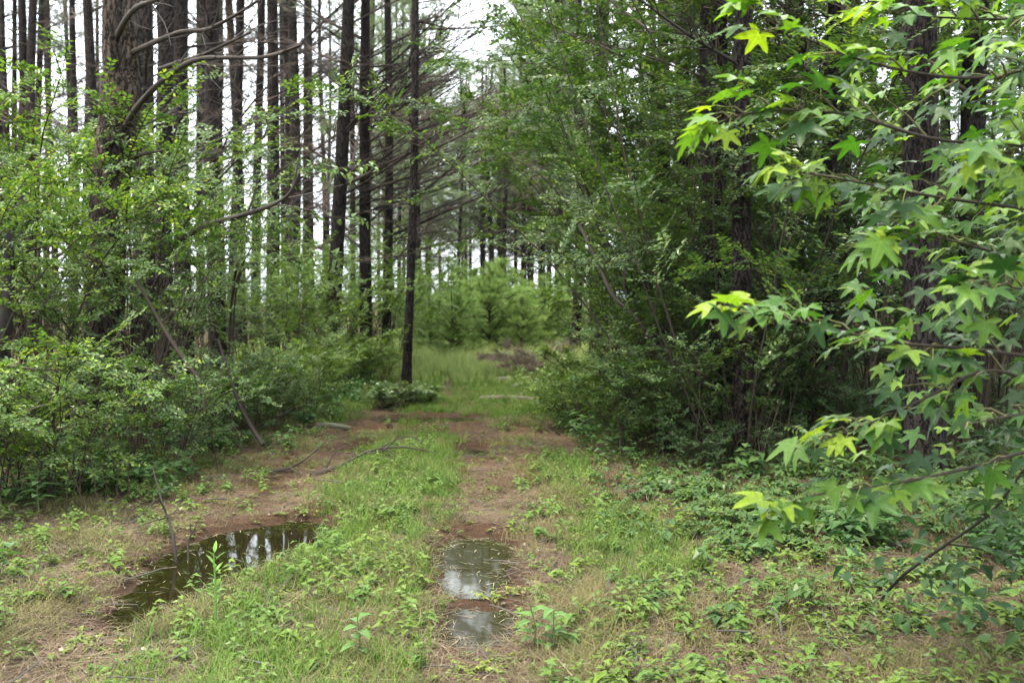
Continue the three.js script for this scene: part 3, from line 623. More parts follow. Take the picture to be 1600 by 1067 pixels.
[[872, 13.2, 0.75, 'pale low shrub at the track edge near the pale logs'], [892, 15.4, 0.7, 'pale low shrub right of the nearer pale log'], [892, 11.4, 0.8, 'pale low shrub bulging at the right rut edge']].forEach(([px, d, h, label]) => bush('low', px, d, h, label, { mat: M.privetPale }));
// right thicket
[
  ['tall', 1050, 14.5, 5.2, 'tall arching shrub leaning over the track from the right', { tz: 0.1 }], ['tall', 1075, 12.5, 4.8, 'tall arching shrub, middle of the right thicket', { tz: 0.12 }], ['high', 1120, 11.6, 5.2, 'tall shrub before the stout shaded pine', { tz: 0.12 }],
  ['tall', 1050, 19, 5.0, 'tall shrub at the far end of the right thicket', { tz: 0.06 }], ['tall', 1190, 12.8, 5.6, 'tall shrub between shaded trunks on right', {}], ['tall', 1070, 16.5, 6.2, 'highest arching shrub behind the right thicket', { tz: 0.1 }],
  ['tall', 1240, 13, 5.8, 'tall dim shrub behind the star leaves', {}], ['high', 1330, 12.5, 5.5, 'tall dim shrub right of the dark pine', {}], ['high', 1430, 13, 6, 'tall dim shrub behind the stout dark pine', {}], ['tall', 1560, 12, 5.6, 'tall dim shrub at the right edge', {}],
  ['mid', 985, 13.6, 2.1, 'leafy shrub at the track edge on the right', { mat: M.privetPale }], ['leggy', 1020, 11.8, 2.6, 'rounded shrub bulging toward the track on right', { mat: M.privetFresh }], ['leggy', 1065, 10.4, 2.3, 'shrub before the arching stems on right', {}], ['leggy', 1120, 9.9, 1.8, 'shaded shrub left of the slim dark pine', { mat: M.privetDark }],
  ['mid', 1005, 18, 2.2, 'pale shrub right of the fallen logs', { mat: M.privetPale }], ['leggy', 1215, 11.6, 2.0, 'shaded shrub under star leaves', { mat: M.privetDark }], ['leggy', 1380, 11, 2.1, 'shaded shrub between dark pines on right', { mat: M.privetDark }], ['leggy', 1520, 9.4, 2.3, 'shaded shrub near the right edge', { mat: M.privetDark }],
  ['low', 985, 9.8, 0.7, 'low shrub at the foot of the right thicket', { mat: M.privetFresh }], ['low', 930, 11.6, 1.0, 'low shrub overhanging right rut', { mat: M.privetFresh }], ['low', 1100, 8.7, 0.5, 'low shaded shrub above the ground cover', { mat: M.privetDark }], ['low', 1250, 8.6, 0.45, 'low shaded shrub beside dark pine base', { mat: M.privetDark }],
  ['low', 1040, 9.7, 1.3, 'bushy low shrub under the arching stems'], ['low', 1115, 9.2, 1.25, 'bushy low shrub left of the slim dark pine'], ['low', 1200, 9.6, 1.1, 'dim low shrub right of the slim dark pine', { mat: M.privetDark }], ['low', 1330, 9.4, 0.9, 'dim low shrub left of the stout dark pine', { mat: M.privetDark }],
  ['high', 1160, 9.0, 4.8, 'high thin shrub whose leafy top hides the stout shaded pine', { tz: 0.08 }], ['high', 1090, 10.2, 4.6, 'high thin shrub leaning left above the arching stem', { tz: 0.14 }], ['high', 1300, 9.6, 4.8, 'high thin shrub behind the upper star leaves', {}],
].forEach((a) => bush(...a));
{
  const r = rngOf(91);
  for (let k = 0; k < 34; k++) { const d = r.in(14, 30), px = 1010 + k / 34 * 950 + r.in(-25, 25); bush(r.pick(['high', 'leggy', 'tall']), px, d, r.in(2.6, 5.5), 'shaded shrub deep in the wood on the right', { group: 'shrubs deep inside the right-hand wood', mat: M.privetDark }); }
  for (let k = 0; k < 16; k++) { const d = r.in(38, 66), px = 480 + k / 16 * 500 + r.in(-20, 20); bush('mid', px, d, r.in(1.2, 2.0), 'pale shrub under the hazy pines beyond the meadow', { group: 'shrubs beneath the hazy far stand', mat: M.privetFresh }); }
  for (let k = 0; k < 14; k++) { const d = r.in(26, 46), px = -160 + k / 14 * 560 + r.in(-20, 20); bush('mid', px, d, r.in(1.6, 2.6), 'shrub far back beneath the left pine stand', { group: 'shrubs beneath the left pine stand' }); }
}

// ------------------------------------------------------------------ the star-leaved branches at the right
{
  const starGeo = (seed) => {
    const r = rngOf(seed), mb = new MB(), ang = [0, 0.95, -0.95, 1.98, -1.98], len = [1, 0.92, 0.92, 0.62, 0.62], order = [4, 2, 0, 1, 3];
    const droop = r.in(0.12, 0.5), cup = r.in(0.05, 0.14), q = (rad, a) => { const x = Math.sin(a) * rad, y = Math.cos(a) * rad; return [x, y, -droop * rad * rad * 0.6 + r.in(-0.012, 0.012)]; };
    const C = [0, 0, 0], put = (t) => mb.v(t[0], t[2], -t[1], 0, 1, 0, [1, 1, 1], t[0] * 0.48 + 0.5, t[1] * 0.48 + 0.5);
    const c = put(C), sinus = [];
    for (let k = 0; k < 4; k++) { const a = (ang[order[k]] + ang[order[k + 1]]) / 2; const s = q(k === 0 || k === 3 ? 0.35 : 0.42, a); s[2] += cup; sinus.push(put(s)); }
    const back = [put(q(0.16, -2.75)), put(q(0.16, 2.75))];
    order.forEach((lobe, k) => {
      const a = ang[lobe], L = len[lobe] * r.in(0.92, 1.06), w = 0.3;
      const m1 = put(q(0.4 * L, a)), m2 = put(q(0.72 * L, a)), tip = put(q(L, a + r.in(-0.05, 0.05)));
      const bl = q(0.55 * L, a - w), br = q(0.55 * L, a + w), cl = q(0.8 * L, a - w * 0.5), cr = q(0.8 * L, a + w * 0.5); for (const t of [bl, br]) t[2] += cup * 0.8; for (const t of [cl, cr]) t[2] += cup * 0.4;
      const BL = put(bl), BR = put(br), CL = put(cl), CR = put(cr), sl = k === 0 ? back[0] : sinus[k - 1], sr = k === 4 ? back[1] : sinus[k];
      mb.i.push(c, m1, sl, sl, m1, BL, BL, m1, m2, BL, m2, CL, CL, m2, tip, c, sr, m1, sr, BR, m1, BR, m2, m1, BR, CR, m2, CR, tip, m2);
    });
    const g = mb.geo(false); g.computeVertexNormals();
    return g;
  };
  const stars = [1, 2, 3, 4, 5].map((k) => starGeo(k * 13));
  const lm = (c, trans, coat) => { const m = new THREE.MeshPhysicalMaterial({ name: 'star leaf', map: leafVein, side: THREE.DoubleSide, roughness: 1, transmission: trans, thickness: 0, specularIntensity: 0.3, clearcoat: coat * 0.75, clearcoatRoughness: 0.38 }); m.color.setRGB(c[0] * 0.86, c[1] * 0.84, c[2] * 0.6); return m; };
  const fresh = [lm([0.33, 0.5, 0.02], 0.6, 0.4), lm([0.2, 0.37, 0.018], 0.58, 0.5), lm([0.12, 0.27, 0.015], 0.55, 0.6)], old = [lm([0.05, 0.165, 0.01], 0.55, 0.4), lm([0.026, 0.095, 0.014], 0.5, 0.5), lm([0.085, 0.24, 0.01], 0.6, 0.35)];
  const t = thing('sweetgum_tree', 'star-leaved tree reaching in from the right with bright yellow green leaves', 'tree'), r = rngOf(17);
  const trunkX = 3.3, trunkZ = -3.6; t.position.set(trunkX, height(trunkX, trunkZ), trunkZ);
  const rel = (p) => p.sub(t.position);
  { const m = new MB(), q = [V(0, -0.05, 0), V(-0.05, 1, 0.02), V(0.02, 2.2, 0), V(0, 3.6, -0.05), V(0.05, 5.5, 0)]; m.tube(new THREE.CatmullRomCurve3(q).getPoints(20), Array.from({ length: 21 }, (_, k) => 0.06 * (1 - 0.8 * k / 20)), 10, [0.8, 0.75, 0.7], { rep: 2, vs: 2 }); mesh('trunk', m.geo(), M.bark, t); }
  let leaves = 0;
  const leafAt = (P, D, size, tip) => {
    if (leaves >= 298) return;
    leaves++;
    const pet = new MB(), e = P.clone().addScaledVector(D, size * r.in(0.5, 0.9)).add(V(0, r.in(-0.03, 0.015), 0));
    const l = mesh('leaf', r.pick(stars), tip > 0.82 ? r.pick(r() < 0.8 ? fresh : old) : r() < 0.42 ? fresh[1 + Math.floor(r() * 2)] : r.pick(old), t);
    l.position.copy(e);
    const n = V(r.in(-0.55, 0.55), 1, r.in(-0.35, 0.6)).normalize(), f = D.clone().add(V(r.in(-0.5, 0.5), r.in(-0.75, -0.1), r.in(-0.4, 0.4))).normalize(), z = f.clone().negate(), x = V().crossVectors(n, z).normalize(), y = V().crossVectors(z, x);
    l.quaternion.setFromRotationMatrix(new THREE.Matrix4().makeBasis(x, y, z)); l.scale.setScalar(size);
    pet.tube([P, P.clone().lerp(e, 0.5).add(V(0, 0.006, 0)), e], [0.0013, 0.001, 0.0009], 4, [0.22, 0.26, 0.07]);
    return pet;
  };
  const BR = [ // pixel paths with distance, number of leaves, side twig length
    [[[1640, 120, 3.4], [1480, 120, 3.1], [1350, 95, 3.0], [1250, 55, 2.9], [1180, 15, 2.85]], 22, 0.3], [[[1640, 230, 3.4], [1450, 215, 3.0], [1330, 180, 2.9], [1240, 172, 2.85], [1165, 178, 2.8], [1105, 195, 2.75]], 30, 0.22],
    [[[1640, 330, 3.3], [1480, 310, 3.0], [1370, 290, 2.9], [1290, 275, 2.85], [1215, 265, 2.8]], 26, 0.22], [[[1640, 420, 3.2], [1540, 390, 3.0], [1450, 370, 2.9], [1390, 380, 2.85]], 24, 0.25],
    [[[1640, 560, 3.1], [1520, 545, 2.9], [1400, 535, 2.75], [1290, 512, 2.65], [1200, 492, 2.6], [1140, 487, 2.55]], 30, 0.14], [[[1640, 600, 3.1], [1540, 580, 2.9], [1440, 625, 2.8], [1350, 665, 2.75], [1275, 690, 2.7]], 30, 0.16],
    [[[1640, 700, 3.0], [1520, 730, 2.85], [1400, 755, 2.75], [1290, 770, 2.7], [1215, 790, 2.65]], 22, 0.12], [[[1640, 20, 3.5], [1560, 30, 3.2], [1440, 25, 3.1], [1330, 15, 3.0]], 20, 0.25],
    [[[1660, 260, 3.0], [1600, 240, 2.7], [1540, 235, 2.6]], 24, 0.3], [[[1660, 470, 3.0], [1590, 450, 2.7], [1520, 440, 2.6]], 18, 0.25], [[[1660, 120, 2.9], [1600, 110, 2.7], [1530, 130, 2.6]], 22, 0.3], [[[1660, 640, 2.9], [1580, 650, 2.6], [1500, 665, 2.5]], 14, 0.22],
  ];
  const pets = new MB();
  for (const [pts, n, tw] of BR) {
    const w = pts.map(([x, y, d]) => rel(at(x, y, d))); w.unshift(V(0, w[0].y - 0.15, 0));
    const q = new THREE.CatmullRomCurve3(w).getPoints(30), m = new MB();
    m.tube(q, q.map((_, k) => 0.0075 * (1 - 0.85 * k / 30)), 6, [0.045, 0.036, 0.028]); 
    const add = (P, D, s, tip) => { const p = leafAt(P, D, s, tip); if (p) addTo(pets, p, new THREE.Matrix4()); };
    const nt = Math.round(n * 0.5);
    for (let k = 0; k < nt; k++) {       // side twigs with a spray of leaves each
      const f = 0.28 + 0.68 * (k + r()) / nt, i = Math.min(29, Math.floor(f * 30)), D = V().subVectors(q[i + 1], q[i]).normalize(), d = D.clone().add(V(r.in(-0.4, 0.3), r.in(-0.5, 0.7), r.in(-0.9, 0.7))).normalize(), L = tw * r.in(0.4, 1.1) * (1.15 - f), e = q[i].clone().addScaledVector(d, L);
      m.tube([q[i], q[i].clone().addScaledVector(d, L / 2).add(V(0, 0.01, 0)), e], [0.004, 0.003, 0.0015], 4, [0.13, 0.12, 0.06]);
      add(e, d, r.in(0.055, 0.092), f); add(q[i].clone().lerp(e, 0.6), d.clone().add(randDir(r).multiplyScalar(0.9)).normalize(), r.in(0.05, 0.088), f);
    }
    const D = V().subVectors(q[30], q[28]).normalize();
    for (let k = 0; k < 4; k++) add(q[30], D.clone().add(randDir(r).multiplyScalar(0.8)).normalize(), r.in(0.05, 0.082), 1);
    mesh('branch', m.geo(), M.twig, t);
  }
  tag(mesh('leaf_stalks', pets.geo(), M.twig, t), null, null, null, 'stuff');
  // the leaves past the 300 largest: the dense part of the spray near the edge of the view
  const more = new MB(), src = stars.map((g) => ({ p: g.attributes.position.array, n: g.attributes.normal.array, u: g.attributes.uv.array, i: g.index.array }));
  for (let k = 0; k < 300; k++) {
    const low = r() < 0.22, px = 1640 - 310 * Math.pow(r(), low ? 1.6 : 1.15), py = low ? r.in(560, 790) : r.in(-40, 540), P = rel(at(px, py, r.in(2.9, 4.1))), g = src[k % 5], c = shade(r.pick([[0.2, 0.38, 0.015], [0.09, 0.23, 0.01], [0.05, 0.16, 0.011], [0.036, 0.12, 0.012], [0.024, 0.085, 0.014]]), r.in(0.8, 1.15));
    const n = V(r.in(-0.55, 0.55), 1, r.in(-0.3, 0.6)).normalize(), z = V(r.in(0.2, 1), r.in(0, 0.7), r.in(-0.7, 0.7)).normalize(), x = V().crossVectors(n, z).normalize(), y = V().crossVectors(z, x), m = new THREE.Matrix4().makeBasis(x, y, z).scale(V(1, 1, 1).multiplyScalar(r.in(0.055, 0.09))).setPosition(P), col = [];
    for (let q = 0; q < g.p.length; q++) col.push(c[q % 3]);
    addTo(more, { p: g.p, n: g.n, c: col, u: g.u, i: g.i }, m);
  }
  const fm = lm([1, 1, 1], 0.58, 0.45); fm.vertexColors = true;
  tag(mesh('foliage', more.geo(), fm, t), null, null, null, 'stuff');
}

// ------------------------------------------------------------------ fallen wood
function woodThing(name, label, category, paths, col, opt = {}) {
  const t = thing(name, label, category), base = paths[0].pts[0].clone(); t.position.copy(base);
  paths.forEach((p, k) => {
    const m = new MB(), q = new THREE.CatmullRomCurve3(p.pts.map((v) => v.clone().sub(base))).getPoints(p.n ?? 14);
    m.tube(q, q.map((_, j) => (p.r0 + (p.r1 - p.r0) * j / (q.length - 1)) * (1 + 0.16 * noise(j * 0.8, k, 4))), p.sides ?? 7, (a, l) => shade(col, 0.75 + 0.7 * noise(l * 7, a * 1.3, k) + 0.2), { cap: 'both', capCol: opt.cap, rep: 1, vs: 2 });
    mesh(k ? 'branch' : opt.main ?? 'stem', m.geo(), opt.mat ?? M.dead, t);
  });
  return t;
}
const gp = (px, py, up = 0) => { const g = onGround(px, py); g.y = height(g.x, g.z) + up; return g; };
woodThing('fallen_branch', 'dark fallen branch with forked twigs across the grass strip', 'branch', [
  { pts: [gp(486, 737, 0.02), gp(530, 727, 0.05), gp(575, 717, 0.09), gp(622, 714, 0.1), gp(680, 717, 0.06)], r0: 0.022, r1: 0.006 },
  { pts: [gp(574, 718, 0.08), at(592, 706, 9.4), at(610, 695, 9.4), at(622, 680, 9.4)], r0: 0.011, r1: 0.003 }, { pts: [gp(508, 731, 0.04), at(518, 714, 9.0), at(530, 702, 9.0), at(550, 692, 9.0)], r0: 0.009, r1: 0.003 },
  { pts: [gp(512, 730, 0.04), gp(528, 739, 0.05), gp(538, 744, 0.03)], r0: 0.01, r1: 0.003 }, { pts: [gp(545, 722, 0.07), gp(552, 726, 0.05), gp(566, 735, 0.03)], r0: 0.007, r1: 0.003 }, { pts: [gp(585, 716, 0.09), gp(640, 708, 0.16), gp(664, 712, 0.1)], r0: 0.007, r1: 0.002 },
  { pts: [gp(604, 716, 0.09), gp(622, 722, 0.06), gp(650, 728, 0.03)], r0: 0.006, r1: 0.002 }, { pts: [at(592, 706, 9.4), at(605, 704, 9.5), at(624, 706, 9.6)], r0: 0.006, r1: 0.002 },
], [0.06, 0.048, 0.04]);
woodThing('fallen_branch', 'thin grey branch lying left of the forked fallen branch', 'branch', [
  { pts: [gp(420, 738, 0.03), gp(452, 730, 0.04), at(478, 716, 8.9), at(496, 700, 8.9), at(510, 688, 8.9)], r0: 0.014, r1: 0.004 }, { pts: [gp(452, 730, 0.04), gp(468, 735, 0.03), gp(482, 736, 0.02)], r0: 0.008, r1: 0.003 },
], [0.09, 0.075, 0.06]);
woodThing('log', 'short mossy log lying on straw left of the track', 'log', [{ pts: [gp(494, 669, 0.035), gp(520, 667, 0.035), gp(546, 666, 0.035)], r0: 0.035, r1: 0.028, sides: 12 }], [0.13, 0.13, 0.09], { main: 'log_body', cap: [0.25, 0.2, 0.14] });
woodThing('fallen_branch', 'thin arched stick on straw above the short log', 'branch', [{ pts: [gp(496, 648, 0.03), gp(515, 645, 0.12), gp(535, 648, 0.12), gp(553, 656, 0.02)], r0: 0.009, r1: 0.004 }], [0.07, 0.05, 0.04]);
woodThing('fallen_branch', 'dark stick half buried in plants left of the short log', 'branch', [{ pts: [gp(432, 664, 0.08), gp(455, 655, 0.12), gp(478, 649, 0.14)], r0: 0.028, r1: 0.012 }], [0.06, 0.05, 0.042]);
woodThing('log', 'long pale log at right of the track, nearer of the two', 'log', [{ pts: [gp(752, 626, 0.02), gp(778, 628, 0.045), gp(806, 627, 0.02), gp(836, 629, 0.03)], r0: 0.048, r1: 0.042, sides: 12 }], [0.13, 0.11, 0.085], { main: 'log_body', cap: [0.42, 0.37, 0.3] });
woodThing('log', 'long pale log below the brush pile, farther of the two', 'log', [{ pts: [gp(776, 598, 0.02), gp(800, 598, 0.05), gp(820, 597, 0.03), gp(842, 599, 0.02)], r0: 0.06, r1: 0.05, sides: 12 }], [0.17, 0.15, 0.125], { main: 'log_body', cap: [0.42, 0.38, 0.32] });
woodThing('fallen_branch', 'short broken branch beside the pale logs', 'branch', [{ pts: [gp(800, 608, 0.03), gp(815, 606, 0.06), gp(822, 604, 0.04)], r0: 0.03, r1: 0.02 }], [0.22, 0.2, 0.18]);
woodThing('dead_sapling', 'bare forked dead twig standing in the left puddle', 'dead sapling', [
  { pts: [gp(276, 866, -0.02), at(268, 830, 5.9), at(258, 800, 5.95), at(247, 765, 6.0), at(238, 732, 6.05)], r0: 0.011, r1: 0.003 }, { pts: [at(258, 800, 5.95), at(246, 780, 5.9), at(224, 800, 5.8), at(206, 818, 5.75)].slice(0, 4), r0: 0.005, r1: 0.002 },
  { pts: [at(262, 808, 5.93), at(236, 815, 5.85), at(206, 826, 5.8)], r0: 0.005, r1: 0.002 }, { pts: [at(256, 807, 5.95), at(272, 800, 6.0), at(280, 778, 6.1)], r0: 0.004, r1: 0.0015 }, { pts: [at(247, 768, 6.0), at(262, 762, 6.1), at(275, 755, 6.2)], r0: 0.003, r1: 0.001 },
], [0.05, 0.042, 0.036]);
woodThing('dead_sapling', 'short crooked twig sticking up from the puddle edge', 'dead sapling', [{ pts: [gp(294, 866, -0.02), at(294, 845, 5.9), at(300, 832, 5.9), at(308, 818, 5.9)], r0: 0.008, r1: 0.003 }, { pts: [at(300, 832, 5.9), at(297, 826, 5.9), at(297, 818, 5.9)], r0: 0.004, r1: 0.002 }], [0.05, 0.042, 0.036]);
woodThing('leaning_stem', 'dead brown stem leaning through the left thicket', 'dead stem', [{ pts: [at(214, 440, 8.6), at(250, 505, 8.5), at(285, 560, 8.4), at(313, 600, 8.35), at(320, 645, 8.3)], r0: 0.014, r1: 0.022 }, { pts: [at(250, 505, 8.5), at(268, 490, 8.5), at(285, 470, 8.5)], r0: 0.008, r1: 0.003 }], [0.05, 0.037, 0.028]);
woodThing('leaning_stem', 'dark thin stem leaning right at end of the left thicket', 'dead stem', [{ pts: [at(340, 530, 8.8), at(360, 595, 8.7), at(383, 650, 8.6), at(410, 695, 8.5)], r0: 0.012, r1: 0.022 }], [0.032, 0.026, 0.021]);
woodThing('broken_stump', 'broken dark snag standing at the far left', 'dead trunk', [{ pts: [gp(6, 700, -0.05), at(6, 540, 8.6), at(12, 450, 8.6), at(13, 362, 8.6)], r0: 0.06, r1: 0.042, sides: 10, n: 20 }, { pts: [at(20, 410, 8.6), at(38, 395, 8.5), at(68, 385, 8.4)], r0: 0.014, r1: 0.008 }], [0.04, 0.034, 0.03]);
woodThing('bare_limb', 'bare brown limb hanging across at lower left', 'branch', [{ pts: [at(-20, 570, 6.9), at(40, 575, 6.9), at(108, 585, 6.9)], r0: 0.014, r1: 0.007 }], [0.08, 0.065, 0.05]);
woodThing('arching_stem', 'dark curved stem arching left through the right thicket', 'dead stem', [{ pts: [at(1035, 562, 10), at(1010, 520, 10), at(985, 487, 10), at(960, 465, 10.1), at(938, 420, 10.3), at(905, 350, 10.6)], r0: 0.028, r1: 0.016 }, { pts: [at(985, 487, 10), at(975, 440, 10), at(985, 390, 10.1), at(1000, 352, 10.2)], r0: 0.012, r1: 0.005 }], [0.06, 0.05, 0.042]);
woodThing('arching_stem', 'thin twin-forked dark stem left of the arching one on right', 'dead stem', [{ pts: [at(890, 325, 11), at(862, 290, 11), at(840, 270, 11), at(812, 252, 11)], r0: 0.012, r1: 0.006 }, { pts: [at(840, 270, 11), at(850, 262, 11), at(872, 246, 11)], r0: 0.006, r1: 0.003 }], [0.06, 0.05, 0.042]);
woodThing('bare_limb', 'bare pine limb crossing the top of the right thicket', 'branch', [{ pts: [at(1020, 52, 10.5), at(985, 25, 10.6), at(955, 2, 10.7), at(930, -20, 10.8)], r0: 0.016, r1: 0.01 }, { pts: [at(985, 25, 10.6), at(960, 20, 10.6), at(948, 18, 10.6)], r0: 0.006, r1: 0.002 }], [0.13, 0.105, 0.085]);
woodThing('bare_limb', 'long bare limb over the track top right of centre', 'branch', [{ pts: [at(975, 88, 12), at(920, 66, 12), at(870, 66, 12), at(824, 62, 12)], r0: 0.014, r1: 0.005 }, { pts: [at(920, 66, 12), at(875, 45, 12), at(830, 20, 12), at(808, -10, 12)], r0: 0.011, r1: 0.004 }], [0.1, 0.08, 0.065]);
const vine = woodThing('leafy_vine', 'dark leafy vine on an arching stem at the lower right', 'vine', [{ pts: [gp(1372, 955, 0), at(1410, 900, 4.2), at(1480, 850, 3.9), at(1550, 800, 3.7), at(1600, 735, 3.6), at(1640, 690, 3.5)], r0: 0.008, r1: 0.004 }, { pts: [at(1480, 850, 3.9), at(1540, 858, 3.9), at(1600, 868, 3.9)], r0: 0.004, r1: 0.002 }], [0.05, 0.042, 0.035]);
{ // leaves of the dark vine
  const q = rngOf(23), l = new MB(), line = [[1372, 955, 4.3], [1410, 900, 4.2], [1480, 850, 3.9], [1550, 800, 3.7], [1600, 735, 3.6], [1650, 690, 3.5]].map((p) => at(...p).sub(vine.position));
  const c = new THREE.CatmullRomCurve3(line).getPoints(60);
  for (let k = 0; k < 330; k++) {
    const P = c[Math.floor(60 * Math.pow(q(), 0.6))].clone().add(V(q.in(-0.25, 0.3), q.in(-0.42, 0.2), q.in(-0.45, 0.45))), D = V(q.in(-1, 1), q.in(-0.5, 0.3), q.in(-1, 1)).normalize(), L = q.in(0.045, 0.085);
    l.broad(P, D, V(q.in(-0.6, 0.6), 1, q.in(-0.6, 0.6)).normalize(), L, L * q.in(0.5, 0.75), q.in(0.1, 0.4), shade(mixc([0.02, 0.06, 0.022], [0.05, 0.11, 0.025], q()), q.in(0.8, 1.2)));
  }
  tag(mesh('foliage', l.geo(false), M.herb, vine), null, null, null, 'stuff');
}
{ // brush pile
  const t = thing('brush_pile', 'brown heap of cut pine boughs behind the pale logs', 'brush pile'), g = gp(842, 592), r = rngOf(31); t.position.copy(g); t.scale.setScalar(0.8);
  const brown = { n: 16, len: 0.22, wid: 0.012, col: [0.2, 0.13, 0.085], col2: [0.3, 0.2, 0.14] };
  for (let k = 0; k < 14; k++) {
    const L = limbGeo(600 + k, r.in(0.8, 1.5), { rise: r.in(0.05, 0.5), droop: 0.3, sides: 9, twigs: 6, col: [0.17, 0.13, 0.11], tuft: k < 9 ? brown : null });
    const b = mesh('bough', L.wood.geo(), M.dead, t); if (k < 9) mesh('needles', L.leaf.geo(false), M.straw, b);
    b.position.set(r.in(-0.5, 0.3), r.in(0.02, 0.3), r.in(-0.4, 0.4)); b.rotation.set(0, r() * 6.28, r.in(-0.3, 0.25), 'YXZ');
  }
}

// ------------------------------------------------------------------ ground cover
function scatter(name, label, geo, mat, count, seed, density, area, size, tint) {
  const r = rngOf(seed), list = [];
  let tries = 0;
  while (list.length < count && tries++ < count * 40) {
    const near = area[4] ?? 1, d = area[2] * Math.pow(area[3] / area[2], Math.pow(r(), near)), half = 0.62 * d, x = r.in(Math.max(area[0], -half), Math.min(area[1], half)), z = -d;
    if (r() > density(x, z)) continue;
    if (nearPuddle(x, z) < (/straw/.test(name) ? 0.15 : 0.04)) continue;
    list.push([x, z, size(r, x, z), r() * 6.283, r.in(-0.2, 0.2), r()]);
  }
  const gp0 = geo.attributes.position.array, gc0 = geo.attributes.color.array, gi0 = geo.index.array, nv = gp0.length / 3, ni = gi0.length;
  const P = new Float32Array(list.length * nv * 3), C = new Float32Array(list.length * nv * 3), I = new Uint32Array(list.length * ni), m = new THREE.Matrix4(), q = new THREE.Quaternion();
  list.forEach(([x, z, s, a, tilt, v], k) => {
    const e = m.compose(V(x, height(x, z) - 0.004, z), q.setFromEuler(new THREE.Euler(tilt, a, tilt * 0.7)), V(s, s, s)).elements, t = tint ? tint(v, x, z) : [1, 1, 1];
    for (let i = 0, o = k * nv * 3; i < nv * 3; i += 3, o += 3) {
      const X = gp0[i], Y = gp0[i + 1], Z = gp0[i + 2];
      P[o] = e[0] * X + e[4] * Y + e[8] * Z + e[12]; P[o + 1] = e[1] * X + e[5] * Y + e[9] * Z + e[13]; P[o + 2] = e[2] * X + e[6] * Y + e[10] * Z + e[14];
      for (let j = 0; j < 3; j++) C[o + j] = gc0[i + j] * t[j];
    }
    for (let i = 0; i < ni; i++) I[k * ni + i] = gi0[i] + k * nv;
  });
  const g = new THREE.BufferGeometry(); g.setAttribute('position', new THREE.BufferAttribute(P, 3)); g.setAttribute('color', new THREE.BufferAttribute(C, 3)); g.setIndex(new THREE.BufferAttribute(I, 1));
  const im = mesh(name, g, mat);
  return tag(im, label, null, null, 'stuff');
}
{
  const r = rngOf(2);
  const strawGeo = (seed, col1, col2, n, lift) => { const q = rngOf(seed), mb = new MB(); for (let k = 0; k < n * 1.5; k++) { const a = q() * 6.283, L = q.in(0.08, 0.2), p = V(q.in(-0.14, 0.14), q.in(0.004, lift), q.in(-0.14, 0.14)), d = V(Math.cos(a), 0, Math.sin(a)), e = q.in(-0.4, lift * 8); mb.blade([p, p.clone().addScaledVector(d, L).add(V(0, 0.02 * e * 0.4 + 0.008 * q(), 0))], 0.0024, V(-d.z, 0, d.x), shade(mixc(col1, col2, q()), q.in(0.75, 1.2))); } return mb.geo(false); };
  const grassGeo = (seed, n, h, w, bendy, cols) => { const q = rngOf(seed), mb = new MB(); for (let k = 0; k < n; k++) { const a = q() * 6.283, H = h * q.in(0.5, 1.2), b = V(q.in(-0.05, 0.05), 0, q.in(-0.05, 0.05)), out = V(Math.cos(a), 0, Math.sin(a)), bend = bendy * q.in(0.3, 1.2), c = shade(mixc(cols[0], cols[1], q()), q.in(0.75, 1.2)), pts = [0, 0.5, 1].map((t) => b.clone().addScaledVector(out, bend * H * t * t).add(V(0, H * t * (1 - 0.3 * bend * t), 0))); mb.blade(pts, w, V(-out.z, 0, out.x), c, mixc(c, cols[2] ?? c, 0.5)); } return mb.geo(false); };
  const herbGeo = (seed, stems, h, leaf, per, cols) => { const q = rngOf(seed), mb = new MB(); for (let s = 0; s < stems; s++) { const b = V(q.in(-0.06, 0.06), 0, q.in(-0.06, 0.06)), lean = V(q.in(-0.4, 0.4), 1, q.in(-0.4, 0.4)).normalize(), H = h * q.in(0.5, 1.15); mb.blade([b, b.clone().addScaledVector(lean, H * 0.5), b.clone().addScaledVector(lean, H)], 0.004, V(1, 0, 0), [0.07, 0.09, 0.03]); for (let k = 0; k < per; k++) { const t = 0.35 + 0.65 * (k + 1) / per, a = k * 2.4 + q(), d = V(Math.cos(a), q.in(-0.1, 0.4), Math.sin(a)).normalize(), L = leaf * q.in(0.65, 1.15); mb.small(b.clone().addScaledVector(lean, H * t), d, V(d.x * 0.2, 1, d.z * 0.2).add(randDir(q).multiplyScalar(0.3)).normalize(), L, L * q.in(0.45, 0.62), q.in(0.1, 0.4), shade(mixc(cols[0], cols[1], q()), q.in(0.8, 1.2))); } } return mb.geo(false); };
  const creepGeo = (seed) => { const q = rngOf(seed), mb = new MB(); for (let s = 0; s < 4; s++) { const b = V(q.in(-0.13, 0.13), q.in(0.07, 0.16), q.in(-0.13, 0.13)), n = q.pick([3, 3, 5]); mb.blade([V(b.x * 0.6, 0, b.z * 0.6), b.clone().multiplyScalar(0.8), b], 0.004, V(1, 0, 0), [0.1, 0.07, 0.04]); const a0 = q() * 6.283; for (let k = 0; k < n; k++) { const a = a0 + (k - (n - 1) / 2) * 0.85, d = V(Math.cos(a), q.in(-0.12, 0.12), Math.sin(a)).normalize(), L = q.in(0.035, 0.08); mb.small(b, d, V(q.in(-0.2, 0.2), 1, q.in(-0.2, 0.2)).normalize(), L, L * 0.6, q.in(0.15, 0.35), shade(mixc([0.04, 0.1, 0.024], [0.09, 0.16, 0.032], q()), q.in(0.8, 1.2))); } } return mb.geo(false); };
  const G1 = [0.058, 0.155, 0.014], G2 = [0.1, 0.225, 0.022], DRY = [0.16, 0.17, 0.06];
  const patch = (x, z, f, s) => smooth(fbm(x * f, z * f, s), -0.15, 0.45);
  const track = (x, z) => smooth(rutDist(x, z), 0.14, 0.36);
